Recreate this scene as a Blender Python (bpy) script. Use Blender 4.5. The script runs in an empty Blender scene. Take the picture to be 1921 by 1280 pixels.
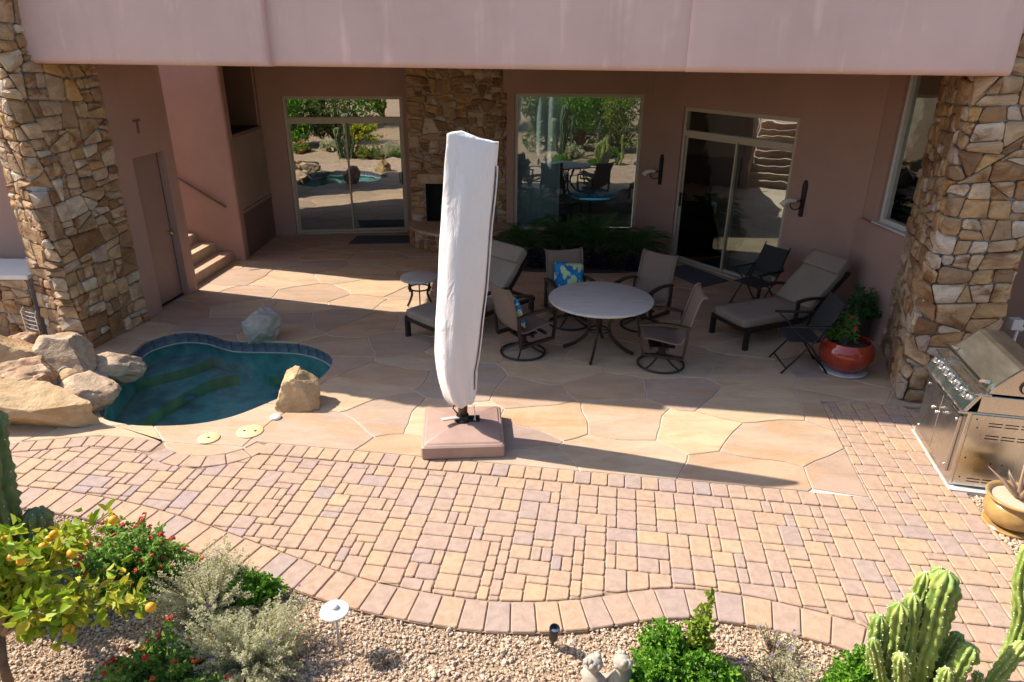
import bpy, bmesh, math, random
import numpy as np
from mathutils import Vector, Matrix, noise
from mathutils.geometry import tessellate_polygon
random.seed(11); rng = np.random.default_rng(5)
SC = bpy.context.scene
COL = SC.collection
PI = math.pi
R = math.radians

# ------------------------------------------------------------------ camera, sky, sun, exposure
cam_d = bpy.data.cameras.new('camera'); cam = bpy.data.objects.new('camera', cam_d); COL.objects.link(cam)
cam_d.sensor_fit = 'HORIZONTAL'; cam_d.sensor_width = 36.0; cam_d.lens = 36.0*1300/1921
cam_d.clip_end = 2000; cam_d.clip_start = 0.05
cam.matrix_world = Matrix.Translation((0,0,3.6)) @ Matrix.Rotation(R(90-23.1),4,'X') @ Matrix.Rotation(R(0.5),4,'Z')
SC.camera = cam
SUN_H = Vector((0.963,-0.27,0)).normalized()          # horizontal way the shadows fall
SUN_EL = R(45.2)
world = bpy.data.worlds.new('World'); SC.world = world; world.use_nodes = True
wn = world.node_tree; bg = wn.nodes['Background']
sky = wn.nodes.new('ShaderNodeTexSky'); sky.sky_type = 'NISHITA'; sky.sun_disc = False
sky.sun_elevation = SUN_EL; sky.sun_rotation = math.atan2(-SUN_H.x, -SUN_H.y)
sky.air_density = 1.0; sky.dust_density = 1.2; sky.ozone_density = 1.0
wn.links.new(sky.outputs[0], bg.inputs[0]); bg.inputs[1].default_value = 0.15
sun_d = bpy.data.lights.new('sun','SUN'); sun_d.energy = 5.0; sun_d.angle = R(0.55); sun_d.color = (1.0,0.93,0.82)
sun = bpy.data.objects.new('sun', sun_d); COL.objects.link(sun)
sdir = Vector((SUN_H.x*math.cos(SUN_EL), SUN_H.y*math.cos(SUN_EL), -math.sin(SUN_EL)))
sun.rotation_euler = sdir.to_track_quat('-Z','Y').to_euler(); sun.location = (-20,8,25)
SC.view_settings.view_transform = 'Standard'; SC.view_settings.look = 'None'
SC.view_settings.gamma = 1.0; SC.view_settings.use_curve_mapping = False
SC.view_settings.exposure = 0.7
SC.cycles.max_bounces = 6; SC.cycles.diffuse_bounces = 3; SC.cycles.glossy_bounces = 3; SC.cycles.transparent_max_bounces = 10
SC.cycles.caustics_reflective = False; SC.cycles.caustics_refractive = False

# ------------------------------------------------------------------ materials
M = {}
class NT:
    def __init__(s, name):
        s.m = bpy.data.materials.new(name); s.m.use_nodes = True; s.t = s.m.node_tree
        s.b = s.t.nodes['Principled BSDF']; s.out = s.t.nodes['Material Output']
    def n(s, typ, **kw):
        nd = s.t.nodes.new(typ)
        for k,v in kw.items():
            if k in nd.inputs: 
                nd.inputs[k].default_value = v
            else: setattr(nd,k,v)
        return nd
    def l(s,a,b): s.t.links.new(a,b)
    def ramp(s, fac, stops, interp='LINEAR'):
        r = s.t.nodes.new('ShaderNodeValToRGB'); r.color_ramp.interpolation = interp
        e = r.color_ramp.elements
        while len(e) < len(stops): e.new(0.5)
        for i,(p,c) in enumerate(stops):
            e[i].position = p; e[i].color = (*c,1) if len(c)==3 else c
        s.l(fac, r.inputs[0]); return r.outputs[0]
    def math(s, op, a, b=None):
        m = s.t.nodes.new('ShaderNodeMath'); m.operation = op
        for i,v in enumerate((a,b)):
            if v is None: continue
            if isinstance(v,(int,float)): m.inputs[i].default_value = v
            else: s.l(v, m.inputs[i])
        return m.outputs[0]
    def mix(s, fac, a, b, mode='MIX'):
        m = s.t.nodes.new('ShaderNodeMix'); m.data_type = 'RGBA'; m.blend_type = mode
        for i,v in ((0,fac),(6,a),(7,b)):
            if isinstance(v,(int,float)): m.inputs[i].default_value = v
            elif isinstance(v,tuple): m.inputs[i].default_value = (*v,1)
            else: s.l(v, m.inputs[i])
        return m.outputs[2]
    def coord(s, scale=(1,1,1), world=False):
        if world:
            o = s.t.nodes.new('ShaderNodeNewGeometry').outputs['Position']
        else: o = s.t.nodes.new('ShaderNodeTexCoord').outputs['Object']
        mp = s.t.nodes.new('ShaderNodeMapping'); mp.inputs['Scale'].default_value = scale
        s.l(o, mp.inputs[0]); return mp.outputs[0]
    def noise(s, co, scale, detail=4, rough=0.55, dist=0.0):
        n = s.n('ShaderNodeTexNoise', Scale=scale, Detail=detail, Roughness=rough, Distortion=dist)
        s.l(co, n.inputs['Vector']); return n.outputs['Fac']
    def rand(s):      # one number for each separate piece, be it an object or an island of a joined mesh
        a = s.t.nodes.new('ShaderNodeObjectInfo').outputs['Random']
        b = s.t.nodes.new('ShaderNodeNewGeometry').outputs['Random Per Island']
        return s.math('FRACT', s.math('ADD', a, b))
    def bump(s, h, strength=0.3, dist=0.01):
        b = s.n('ShaderNodeBump', Strength=strength, Distance=dist); s.l(h, b.inputs['Height'])
        s.l(b.outputs[0], s.b.inputs['Normal'])
    def done(s, key, rough=0.8, metal=0.0, col=None, spec=None):
        s.b.inputs['Roughness'].default_value = rough; s.b.inputs['Metallic'].default_value = metal
        if spec is not None: s.b.inputs['Specular IOR Level'].default_value = spec
        if col is not None:
            if isinstance(col,tuple): s.b.inputs['Base Color'].default_value = (*col,1)
            else: s.l(col, s.b.inputs['Base Color'])
        M[key] = s.m; return s.m

def plain(key, col, rough=0.6, metal=0.0, var=0.12, nscale=8, bump=0.0, bscale=60, world=False):
    t = NT(key); co = t.coord(world=world)
    f = t.noise(co, nscale, 5)
    c = t.ramp(f, [(0.3, tuple(v*(1-var) for v in col)), (0.7, tuple(min(1,v*(1+var)) for v in col))])
    if bump: t.bump(t.noise(co, bscale, 3), bump, 0.004)
    return t.done(key, rough, metal, c)

def stucco(key, col, streak=0.0):
    t = NT(key); co = t.coord(world=True)
    a = t.noise(co, 0.9, 5, 0.6); b = t.noise(co, 7, 4)
    c = t.ramp(a, [(0.25, tuple(v*0.86 for v in col)), (0.75, tuple(v*1.1 for v in col))])
    c = t.mix(t.math('MULTIPLY', b, 0.25), c, tuple(v*0.78 for v in col))
    if streak:
        co2 = t.coord((1.6,1.6,0.10), world=True)
        s1 = t.noise(co2, 3.2, 3, 0.6); s2 = t.noise(t.coord((1,1,1),world=True), 2.0, 3)
        f = t.ramp(t.math('MULTIPLY', s1, t.math('ADD', s2, 0.5)), [(0.60,(0,0,0)),(0.82,(1,1,1))])
        c = t.mix(t.math('MULTIPLY', f, streak), c, tuple(min(1,v*1.5) for v in col))
        g = t.ramp(t.noise(t.coord((0.9,0.9,0.07),world=True), 5.0, 2), [(0.58,(0,0,0)),(0.7,(1,1,1))])
        c = t.mix(t.math('MULTIPLY', g, 0.16), c, tuple(v*0.7 for v in col))
    t.bump(t.math('ADD', t.noise(co, 90, 3, 0.7), t.math('MULTIPLY', t.noise(co, 5, 3), 2.0)), 0.35, 0.006)
    return t.done(key, 0.9, 0, c, 0.2)
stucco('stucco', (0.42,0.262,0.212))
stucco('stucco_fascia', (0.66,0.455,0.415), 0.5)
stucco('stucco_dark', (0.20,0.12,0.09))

def pieces(key, stops, grain=(6,6,6), gscale=3, gdark=0.3, bump=0.4, bscale=25, rough=0.8, extra=None, bdist=0.006):
    t = NT(key); r = t.rand()
    base = t.ramp(r, stops, 'LINEAR')
    co = t.coord(grain)
    # shift the grain per piece so that no two pieces look alike
    vm = t.n('ShaderNodeVectorMath'); vm.operation = 'ADD'
    cx = t.n('ShaderNodeCombineXYZ'); t.l(t.math('MULTIPLY', r, 37), cx.inputs[0]); t.l(t.math('MULTIPLY', r, 91), cx.inputs[1])
    t.l(co, vm.inputs[0]); t.l(cx.outputs[0], vm.inputs[1]); co = vm.outputs[0]
    f = t.noise(co, gscale, 6, 0.6, 0.6)
    c = t.mix(t.ramp(f, [(0.35,(1,1,1)),(0.6,(0,0,0))]), base, t.mix(1-gdark, (0.05,0.03,0.02), base))
    if extra:
        e, efac, esc = extra
        f2 = t.ramp(t.noise(co, esc, 4, 0.6, 1.2), [(0.52,(0,0,0)),(0.66,(1,1,1))])
        c = t.mix(t.math('MULTIPLY', f2, efac), c, e)
    h = t.math('ADD', t.noise(co, bscale, 5, 0.65), t.math('MULTIPLY', f, 1.5))
    t.bump(h, bump, bdist)
    return t.done(key, rough, 0, c, 0.25)
pieces('wallstone', [(0,(0.56,0.38,0.21)),(0.13,(0.30,0.155,0.07)),(0.24,(0.64,0.48,0.32)),(0.36,(0.47,0.26,0.11)),(0.47,(0.70,0.58,0.45)),(0.57,(0.52,0.35,0.20)),(0.67,(0.24,0.125,0.06)),(0.77,(0.60,0.43,0.27)),(0.87,(0.57,0.33,0.13)),(1,(0.50,0.39,0.31))],
       grain=(1.6,1.6,2.6), gscale=2.2, gdark=0.4, bump=1.0, bscale=14, extra=((0.22,0.095,0.035),0.95,1.5), bdist=0.022)
pieces('flagstone', [(0,(0.60,0.43,0.275)),(0.18,(0.46,0.315,0.23)),(0.34,(0.61,0.455,0.30)),(0.48,(0.41,0.29,0.235)),(0.62,(0.585,0.415,0.26)),(0.76,(0.47,0.355,0.28)),(0.88,(0.53,0.35,0.22)),(1,(0.62,0.45,0.28))],
       grain=(0.9,2.6,1), gscale=1.7, gdark=0.2, bump=0.9, bscale=12, rough=0.6, extra=((0.50,0.27,0.12),0.5,1.3), bdist=0.009)
pieces('paver', [(0,(0.505,0.333,0.222)),(0.16,(0.464,0.317,0.234)),(0.30,(0.535,0.360,0.222)),(0.42,(0.412,0.300,0.258)),(0.52,(0.484,0.321,0.228)),(0.66,(0.515,0.344,0.222)),(0.78,(0.443,0.311,0.246)),(0.9,(0.505,0.338,0.228)),(0.96,(0.397,0.300,0.270)),(1,(0.546,0.376,0.228))],
       grain=(5,5,5), gscale=3, gdark=0.2, bump=0.55, bscale=38, rough=0.85)
pieces('gravel', [(0,(0.55,0.40,0.27)),(0.25,(0.64,0.50,0.37)),(0.45,(0.48,0.33,0.21)),(0.6,(0.60,0.44,0.30)),(0.8,(0.68,0.56,0.45)),(1,(0.55,0.37,0.23))],
       grain=(40,40,40), gscale=2, gdark=0.2, bump=0.2, bscale=3)
for k, cols, ex in (('boulder_tan',[(0,(0.53,0.36,0.20)),(1,(0.57,0.39,0.215))],((0.42,0.22,0.09),0.6,1.2)),
                    ('boulder_pale',[(0,(0.52,0.39,0.27)),(1,(0.56,0.41,0.28))],((0.36,0.22,0.13),0.75,2.0)),
                    ('boulder_red',[(0,(0.45,0.275,0.165)),(1,(0.49,0.31,0.19))],((0.62,0.48,0.36),0.7,1.5)),
                    ('boulder_grey',[(0,(0.44,0.385,0.34)),(1,(0.48,0.42,0.365))],((0.22,0.19,0.17),0.7,2.5))):
    pieces(k, cols, grain=(1.6,1.6,2.4), gscale=2.6, gdark=0.35, bump=0.9, bscale=10, extra=ex, rough=0.88, bdist=0.02)

plain('mortar',(0.42,0.385,0.36),0.9,0,0.2,12,0.4,80,True)
plain('grout',(0.58,0.49,0.41),0.85,0,0.12,6,0.3,80,True)
plain('sand_joint',(0.30,0.195,0.125),0.95,0,0.25,20,0.4,120,True)
plain('concrete',(0.52,0.50,0.47),0.9,0,0.15,9,0.3,80)
plain('soil',(0.075,0.05,0.035),0.95,0,0.4,14,0.8,50,True)
t = NT('desert_ground'); co = t.coord(world=True)
c = t.ramp(t.noise(co, 0.35, 6, 0.6), [(0.3,(0.42,0.29,0.19)),(0.7,(0.55,0.40,0.28))])
c = t.mix(t.ramp(t.noise(co, 70, 3, 0.7), [(0.42,(0,0,0)),(0.6,(1,1,1))]), c, (0.30,0.19,0.12))
t.bump(t.noise(co, 75, 3, 0.7), 0.8, 0.02); t.done('desert_ground', 0.95, 0, c, 0.1)
t = NT('curtain_cloth'); t.done('curtain_cloth',0.9,0,(0.80,0.82,0.80))
ts = t.n('ShaderNodeBsdfTranslucent'); ts.inputs['Color'].default_value=(0.80,0.82,0.80,1)
mx = t.n('ShaderNodeMixShader'); mx.inputs[0].default_value = 0.5
t.l(t.b.outputs[0], mx.inputs[1]); t.l(ts.outputs[0], mx.inputs[2]); t.l(mx.outputs[0], t.out.inputs[0])
# metals, fabric, paint
plain('bronze',(0.045,0.032,0.027),0.42,0.55,0.2,30)
plain('black_metal',(0.012,0.012,0.013),0.4,0.3,0.2,30)
plain('umbrella_post',(0.10,0.065,0.045),0.4,0.6,0.15,20)
plain('base_brown',(0.39,0.25,0.20),0.55,0,0.12,5,0.25,120)
plain('frame_beige',(0.47,0.40,0.31),0.5,0.1,0.06,10)
plain('frame_white',(0.62,0.62,0.58),0.4,0.1,0.06,10)
plain('shutter_tan',(0.40,0.29,0.205),0.6,0,0.06,3)
plain('door_brown',(0.30,0.185,0.145),0.55,0,0.06,3)
plain('mat_grey',(0.075,0.085,0.095),0.95,0,0.3,60,0.9,300)
plain('white_paint',(0.76,0.73,0.68),0.35,0,0.04,10)
plain('bone_white',(0.78,0.75,0.70),0.5,0,0.05,10)
plain('brass',(0.62,0.45,0.18),0.3,1.0,0.05,10)
plain('lid_cream',(0.62,0.50,0.27),0.5,0,0.05,10)
plain('interior_white',(0.80,0.82,0.80),0.85,0,0.04,2)
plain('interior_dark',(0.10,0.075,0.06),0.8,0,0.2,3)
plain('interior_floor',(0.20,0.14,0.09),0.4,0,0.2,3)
plain('pvc_grey',(0.50,0.47,0.45),0.5,0,0.06,10)
plain('bark',(0.16,0.11,0.075),0.9,0,0.35,18,0.9,50)
plain('dry_wood',(0.32,0.24,0.16),0.9,0,0.3,18,0.6,50)
plain('statue_stone',(0.42,0.36,0.29),0.9,0,0.22,14,0.6,60)
plain('chrome',(0.75,0.73,0.70),0.18,1.0,0.03,10)
plain('tile_slate',(0.10,0.115,0.15),0.35,0,0.45,9,0.2,40)
plain('pot_tan',(0.42,0.25,0.085),0.22,0,0.25,6)
plain('pot_dark',(0.05,0.035,0.03),0.4,0,0.2,6)
plain('char_and_shade',(0.03,0.025,0.022),0.9,0,0.3,10)  # firebox char; also shade painted into the niche floor and lid holes
plain('blue_glaze',(0.02,0.11,0.20),0.2,0,0.1,6)
t = NT('red_glaze'); co = t.coord()
c = t.ramp(t.noise(co, 5, 4, 0.6), [(0.35,(0.27,0.022,0.012)),(0.7,(0.40,0.05,0.022))]); t.done('red_glaze',0.14,0,c)
t.b.inputs['Coat Weight'].default_value = 0.5
# woven sling
t = NT('sling'); co = t.coord((1,1,1))
w = t.n('ShaderNodeTexWave', Scale=90.0, Distortion=1.5); t.l(co, w.inputs['Vector'])
c = t.ramp(w.outputs['Fac'], [(0.2,(0.155,0.105,0.08)),(0.8,(0.225,0.16,0.125))]); t.bump(w.outputs['Fac'],0.3,0.002); t.done('sling',0.8,0,c)
t = NT('black_sling'); co = t.coord(); w = t.n('ShaderNodeTexWave', Scale=120.0); t.l(co, w.inputs['Vector'])
c = t.ramp(w.outputs['Fac'], [(0.2,(0.012,0.012,0.014)),(0.8,(0.03,0.03,0.033))]); t.done('black_sling',0.8,0,c)
t = NT('cushion'); co = t.coord()
c = t.ramp(t.noise(co, 4, 4), [(0.3,(0.235,0.185,0.14)),(0.7,(0.29,0.23,0.178))])
t.bump(t.math('ADD',t.noise(co,260,2),t.math('MULTIPLY',t.noise(co,7,3),3.0)),0.3,0.006); t.done('cushion',0.9,0,c)
t = NT('cover_cloth'); co = t.coord((1,1,0.35))
c = t.ramp(t.noise(co, 3, 5), [(0.3,(0.74,0.675,0.66)),(0.7,(0.82,0.755,0.735))])
t.bump(t.noise(co, 9, 4, 0.6, 1.0), 0.6, 0.03); t.done('cover_cloth',0.75,0,c)
# travertine table top
t = NT('travertine'); co = t.coord((3,26,3))
c = t.ramp(t.noise(co, 1.6, 6, 0.65, 0.6), [(0.3,(0.36,0.32,0.285)),(0.5,(0.50,0.45,0.405)),(0.7,(0.56,0.51,0.46))])
t.done('travertine',0.45,0,c)
# leaf print pillow
t = NT('pillow_print'); co = t.coord((1,1,1))
nz = t.n('ShaderNodeTexNoise', Scale=9.0, Detail=2.0); t.l(co, nz.inputs['Vector'])
vm = t.n('ShaderNodeVectorMath'); vm.operation='MULTIPLY_ADD'; t.l(nz.outputs['Color'], vm.inputs[0]); vm.inputs[1].default_value=(0.14,0.14,0.14); t.l(co, vm.inputs[2])
mp = t.n('ShaderNodeMapping'); mp.inputs['Rotation'].default_value=(0.0,0.7,0.0); mp.inputs['Scale'].default_value=(1.0,1.0,0.62); t.l(vm.outputs[0], mp.inputs[0])
v = t.n('ShaderNodeTexVoronoi', Scale=11.0, Randomness=0.8); v.distance='EUCLIDEAN'; t.l(mp.outputs[0], v.inputs['Vector'])
ins = t.ramp(v.outputs['Distance'], [(0.47,(1,1,1)),(0.52,(0,0,0))])
w = t.n('ShaderNodeTexWave', Scale=34.0, Distortion=3.0); t.l(co, w.inputs['Vector'])
g = t.ramp(w.outputs['Fac'], [(0.3,(0.20,0.34,0.05)),(0.6,(0.50,0.62,0.16)),(0.9,(0.85,0.88,0.65))])
bl = t.ramp(t.noise(co, 8, 3), [(0.35,(0.0,0.10,0.30)),(0.65,(0.0,0.24,0.50))])
t.done('pillow_print',0.8,0,t.mix(ins, bl, g))
# brushed stainless steel
t = NT('steel'); co = t.coord((2,2,120))
t.bump(t.noise(co, 6, 3), 0.06, 0.002)
f = t.noise(t.coord((3,3,1)), 2.0, 4)
t.l(t.ramp(f,[(0.3,(0.2,0.2,0.2)),(0.7,(0.36,0.36,0.36))]), t.b.inputs['Roughness'])
m = t.done('steel',0.28,1.0,(0.63,0.60,0.56))
t.l(t.ramp(f,[(0.3,(0.2,0.2,0.2)),(0.7,(0.36,0.36,0.36))]), t.b.inputs['Roughness'])
t = NT('steel_hood'); co = t.coord((90,2,2)); f = t.noise(t.coord((3,9,9)), 1.2, 5, 0.6)
c = t.ramp(f,[(0.3,(0.40,0.36,0.28)),(0.7,(0.60,0.56,0.49))]); t.bump(t.noise(co,6,3),0.06,0.002); t.done('steel_hood',0.36,1.0,c)
# coated window glass: partly mirror, partly clear, slightly wavy
def glass(key, refl, tint):
    t = NT(key); t.t.nodes.remove(t.b)
    gl = t.n('ShaderNodeBsdfGlossy', Roughness=0.0); gl.inputs['Color'].default_value = (0.92,0.95,0.92,1)
    tr = t.n('ShaderNodeBsdfTransparent'); tr.inputs['Color'].default_value = (*tint,1)
    b = t.n('ShaderNodeBump', Strength=0.06, Distance=0.02); t.l(t.noise(t.coord(world=True), 2.2, 2), b.inputs['Height']); t.l(b.outputs[0], gl.inputs['Normal'])
    fr = t.n('ShaderNodeFresnel', IOR=1.5)
    fac = t.math('MINIMUM', t.math('ADD', t.math('MULTIPLY', fr.outputs[0], 1.0), refl), 1.0)
    mx = t.n('ShaderNodeMixShader'); t.l(fac, mx.inputs[0]); t.l(tr.outputs[0], mx.inputs[1]); t.l(gl.outputs[0], mx.inputs[2])
    t.l(mx.outputs[0], t.out.inputs[0]); M[key] = t.m
glass('window_glass', 0.42, (0.45,0.52,0.50))
glass('window_glass_clear', 0.16, (0.84,0.95,0.95))
t = NT('clear_glass'); t.b.inputs['Transmission Weight'].default_value = 1; t.done('clear_glass',0.02,0,(0.8,0.9,0.9))
# pool water
t = NT('water'); t.t.nodes.remove(t.b)
gl = t.n('ShaderNodeBsdfGlossy', Roughness=0.02); tr = t.n('ShaderNodeBsdfTransparent'); tr.inputs['Color'].default_value = (0.58,0.82,0.80,1)
b = t.n('ShaderNodeBump', Strength=0.12, Distance=0.02); t.l(t.noise(t.coord(world=True), 6, 3), b.inputs['Height']); t.l(b.outputs[0], gl.inputs['Normal'])
fr = t.n('ShaderNodeFresnel', IOR=1.33); t.l(b.outputs[0], fr.inputs['Normal'])
mx = t.n('ShaderNodeMixShader'); t.l(fr.outputs[0], mx.inputs[0]); t.l(tr.outputs[0], mx.inputs[1]); t.l(gl.outputs[0], mx.inputs[2]); t.l(mx.outputs[0], t.out.inputs[0]); M['water']=t.m
plain('pool_plaster',(0.34,0.56,0.60),0.7,0,0.3,5,0.2,40,True)
plain('pool_deep',(0.09,0.21,0.23),0.7,0,0.3,5,0.2,40,True)
plain('pool_edge',(0.34,0.46,0.24),0.7,0,0.3,5,0.2,40,True)
plain('pool_light',(0.10,0.25,0.32),0.5,0,0.1,5)
plain('pale_plaster',(0.45,0.55,0.50),0.6,0,0.1,5)
# foliage
def leafmat(key, stops, transl=0.35, rough=0.5):
    t = NT(key); r = t.rand(); c = t.ramp(r, stops)
    t.done(key, rough, 0, c, 0.35)
    ts = t.n('ShaderNodeBsdfTranslucent'); t.l(c, ts.inputs['Color'])
    mx = t.n('ShaderNodeMixShader'); mx.inputs[0].default_value = transl
    t.l(t.b.outputs[0], mx.inputs[1]); t.l(ts.outputs[0], mx.inputs[2]); t.l(mx.outputs[0], t.out.inputs[0])
leafmat('leaf_green',[(0,(0.07,0.18,0.015)),(0.5,(0.14,0.33,0.025)),(1,(0.25,0.43,0.045))])
leafmat('leaf_lime',[(0,(0.16,0.26,0.025)),(0.5,(0.27,0.38,0.04)),(1,(0.40,0.44,0.05))])
leafmat('leaf_citrus',[(0,(0.18,0.32,0.02)),(0.4,(0.34,0.46,0.03)),(0.75,(0.52,0.52,0.04)),(1,(0.62,0.52,0.06))])
leafmat('leaf_lantana',[(0,(0.13,0.27,0.05)),(0.5,(0.24,0.41,0.08)),(1,(0.38,0.52,0.13))],0.5)
leafmat('leaf_silver',[(0,(0.46,0.46,0.27)),(0.5,(0.64,0.62,0.40)),(1,(0.76,0.72,0.53))],0.5,0.8)
leafmat('leaf_palm',[(0,(0.03,0.085,0.025)),(0.5,(0.055,0.14,0.035)),(1,(0.10,0.20,0.05))],0.3)
leafmat('leaf_purple',[(0,(0.018,0.008,0.02)),(0.6,(0.04,0.018,0.045)),(1,(0.03,0.05,0.02))],0.2)
leafmat('leaf_olive',[(0,(0.06,0.10,0.02)),(0.5,(0.11,0.16,0.03)),(1,(0.20,0.24,0.05))])
leafmat('leaf_pot',[(0,(0.05,0.14,0.02)),(0.5,(0.10,0.22,0.04)),(1,(0.17,0.30,0.06))])
leafmat('leaf_agave',[(0,(0.36,0.22,0.17)),(0.5,(0.42,0.28,0.20)),(1,(0.30,0.26,0.17))],0.1)
for k,c in (('flower_red',(0.55,0.012,0.008)),('flower_orange',(0.75,0.10,0.012)),('flower_purple',(0.20,0.11,0.50)),('flower_yellow',(0.75,0.45,0.02)),('fruit_orange',(0.80,0.36,0.015))):
    plain(k,c,0.5,0,0.15,20)
t = NT('cactus_skin'); co = t.coord()
c = t.ramp(t.noise(co, 7, 5, 0.6), [(0.3,(0.16,0.24,0.05)),(0.5,(0.27,0.345,0.07)),(0.72,(0.42,0.45,0.12))])
t.bump(t.noise(co, 40, 3), 0.4, 0.006); t.done('cactus_skin',0.55,0,c)
t = NT('cactus_grey'); co = t.coord()
c = t.ramp(t.noise(co, 7, 5, 0.6), [(0.3,(0.06,0.10,0.04)),(0.5,(0.10,0.145,0.06)),(0.72,(0.19,0.22,0.09))]); t.bump(t.noise(co, 40, 3), 0.4, 0.006); t.done('cactus_grey',0.6,0,c)
plain('areole',(0.72,0.70,0.58),0.9)

# ------------------------------------------------------------------ mesh helpers
class MB:
    def __init__(s): s.v=[]; s.f=[]
    def add(s, vs, fs, mat=None):
        o=len(s.v)
        s.v += [tuple(mat @ Vector(p)) for p in vs] if mat is not None else [tuple(p) for p in vs]
        s.f += [tuple(i+o for i in f) for f in fs]; return s
    def box(s, lo, hi, mat=None, bev=0.0):
        x0,y0,z0=lo; x1,y1,z1=hi
        if bev<=0:
            vs=[(x0,y0,z0),(x1,y0,z0),(x1,y1,z0),(x0,y1,z0),(x0,y0,z1),(x1,y0,z1),(x1,y1,z1),(x0,y1,z1)]
            return s.add(vs,[(3,2,1,0),(4,5,6,7),(0,1,5,4),(1,2,6,5),(2,3,7,6),(3,0,4,7)],mat)
        bm=bmesh.new(); bmesh.ops.create_cube(bm,size=1)
        for v in bm.verts: v.co=Vector(((x0+x1)/2+v.co.x*(x1-x0),(y0+y1)/2+v.co.y*(y1-y0),(z0+z1)/2+v.co.z*(z1-z0)))
        bmesh.ops.bevel(bm,geom=bm.edges[:],offset=bev,segments=2,profile=0.5,affect='EDGES')
        s.bm(bm,mat); return s
    def bm(s,bm,mat=None):
        bm.verts.index_update()
        s.add([v.co.copy() for v in bm.verts],[[v.index for v in f.verts] for f in bm.faces],mat); bm.free(); return s
    def prism(s, poly, z0, z1, mat=None, bev=0.0, bz=None):
        n=len(poly); a=sum(poly[i][0]*poly[(i+1)%n][1]-poly[(i+1)%n][0]*poly[i][1] for i in range(n))
        if a<0: poly=poly[::-1]
        vs=[(p[0],p[1],z0) for p in poly]; fs=[tuple(range(n))[::-1]]
        lay=[(poly,z1)]
        if bev>0: lay=[(poly,z1-(bz or bev)),(inset(poly,bev),z1)]
        for pl,z in lay:
            o=len(vs); vs+=[(p[0],p[1],z) for p in pl]
            fs+=[(o-n+i,o-n+(i+1)%n,o+(i+1)%n,o+i) for i in range(n)]
        fs.append(tuple(range(len(vs)-n,len(vs))))
        return s.add(vs,fs,mat)
    def lathe(s, prof, n=24, c=(0,0,0), mat=None, cap=True):
        vs=[];fs=[]
        for r,z in prof:
            for k in range(n):
                a=2*PI*k/n; vs.append((c[0]+r*math.cos(a),c[1]+r*math.sin(a),c[2]+z))
        for j in range(len(prof)-1):
            for k in range(n):
                fs.append((j*n+k,j*n+(k+1)%n,(j+1)*n+(k+1)%n,(j+1)*n+k))
        if cap:
            fs.append(tuple(range(n))[::-1]); fs.append(tuple(range((len(prof)-1)*n,len(prof)*n)))
        return s.add(vs,fs,mat)
    def sweep(s, path, r=0.02, n=8, rect=None, closed=False, up=(0,0,1), mat=None, cap=True):
        P=[Vector(p) for p in path]; m=len(P); rs=r if isinstance(r,(list,tuple)) else [r]*m
        vs=[];fs=[]; up=Vector(up)
        if rect: 
            w,h=rect; sec=[(-w/2,-h/2),(w/2,-h/2),(w/2,h/2),(-w/2,h/2)]; n=4
        for i in range(m):
            a=P[(i-1)%m] if (closed or i>0) else P[i]; b=P[(i+1)%m] if (closed or i<m-1) else P[i]
            T=(b-a).normalized() if (b-a).length>1e-9 else Vector((0,0,1))
            U=up-T*up.dot(T)
            if U.length<1e-3: U=Vector((1,0,0))-T*T.x
            if U.length<1e-3: U=Vector((0,1,0))-T*T.y
            U.normalize(); S=T.cross(U)
            # widen at mitred corners
            k=1.0
            if 0<i<m-1 or closed:
                d1=(P[i]-P[(i-1)%m]).normalized(); d2=(P[(i+1)%m]-P[i]).normalized()
                cs=max(0.35,math.sqrt(max(0,(1+d1.dot(d2))/2))); k=1/cs
            for q in range(n):
                if rect: x,y=sec[q]
                else:
                    an=2*PI*q/n; x,y=rs[i]*math.cos(an),rs[i]*math.sin(an)
                vs.append(P[i]+S*x*(k if rect else 1)+U*y*(k if rect else 1))
        for i in range(m if closed else m-1):
            j=(i+1)%m
            for q in range(n): fs.append((i*n+q,i*n+(q+1)%n,j*n+(q+1)%n,j*n+q))
        if not closed and cap:
            fs.append(tuple(range(n))[::-1]); fs.append(tuple(range((m-1)*n,m*n)))
        return s.add(vs,fs,mat)
    def sphere(s, c, r, seg=10, rings=6, sc=(1,1,1), mat=None):
        vs=[(c[0],c[1],c[2]-r*sc[2])];fs=[]
        for j in range(1,rings):
            t=-PI/2+PI*j/rings
            for k in range(seg):
                a=2*PI*k/seg; vs.append((c[0]+r*sc[0]*math.cos(t)*math.cos(a),c[1]+r*sc[1]*math.cos(t)*math.sin(a),c[2]+r*sc[2]*math.sin(t)))
        vs.append((c[0],c[1],c[2]+r*sc[2])); L=len(vs)-1
        for k in range(seg):
            fs.append((0,1+(k+1)%seg,1+k)); fs.append((L,L-seg+k,L-seg+(k+1)%seg))
        for j in range(rings-2):
            for k in range(seg):
                fs.append((1+j*seg+k,1+j*seg+(k+1)%seg,1+(j+1)*seg+(k+1)%seg,1+(j+1)*seg+k))
        return s.add(vs,fs,mat)
    def mesh(s, name, mat, smooth=False, off=None):
        me=bpy.data.meshes.new(name)
        vs=s.v if off is None else [(a-off[0],b-off[1],c-off[2]) for a,b,c in s.v]
        me.from_pydata(vs,[],s.f); me.update()
        if smooth: smooth_mesh(me, smooth)
        if mat: me.materials.append(M[mat] if isinstance(mat,str) else mat)
        return me
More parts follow.
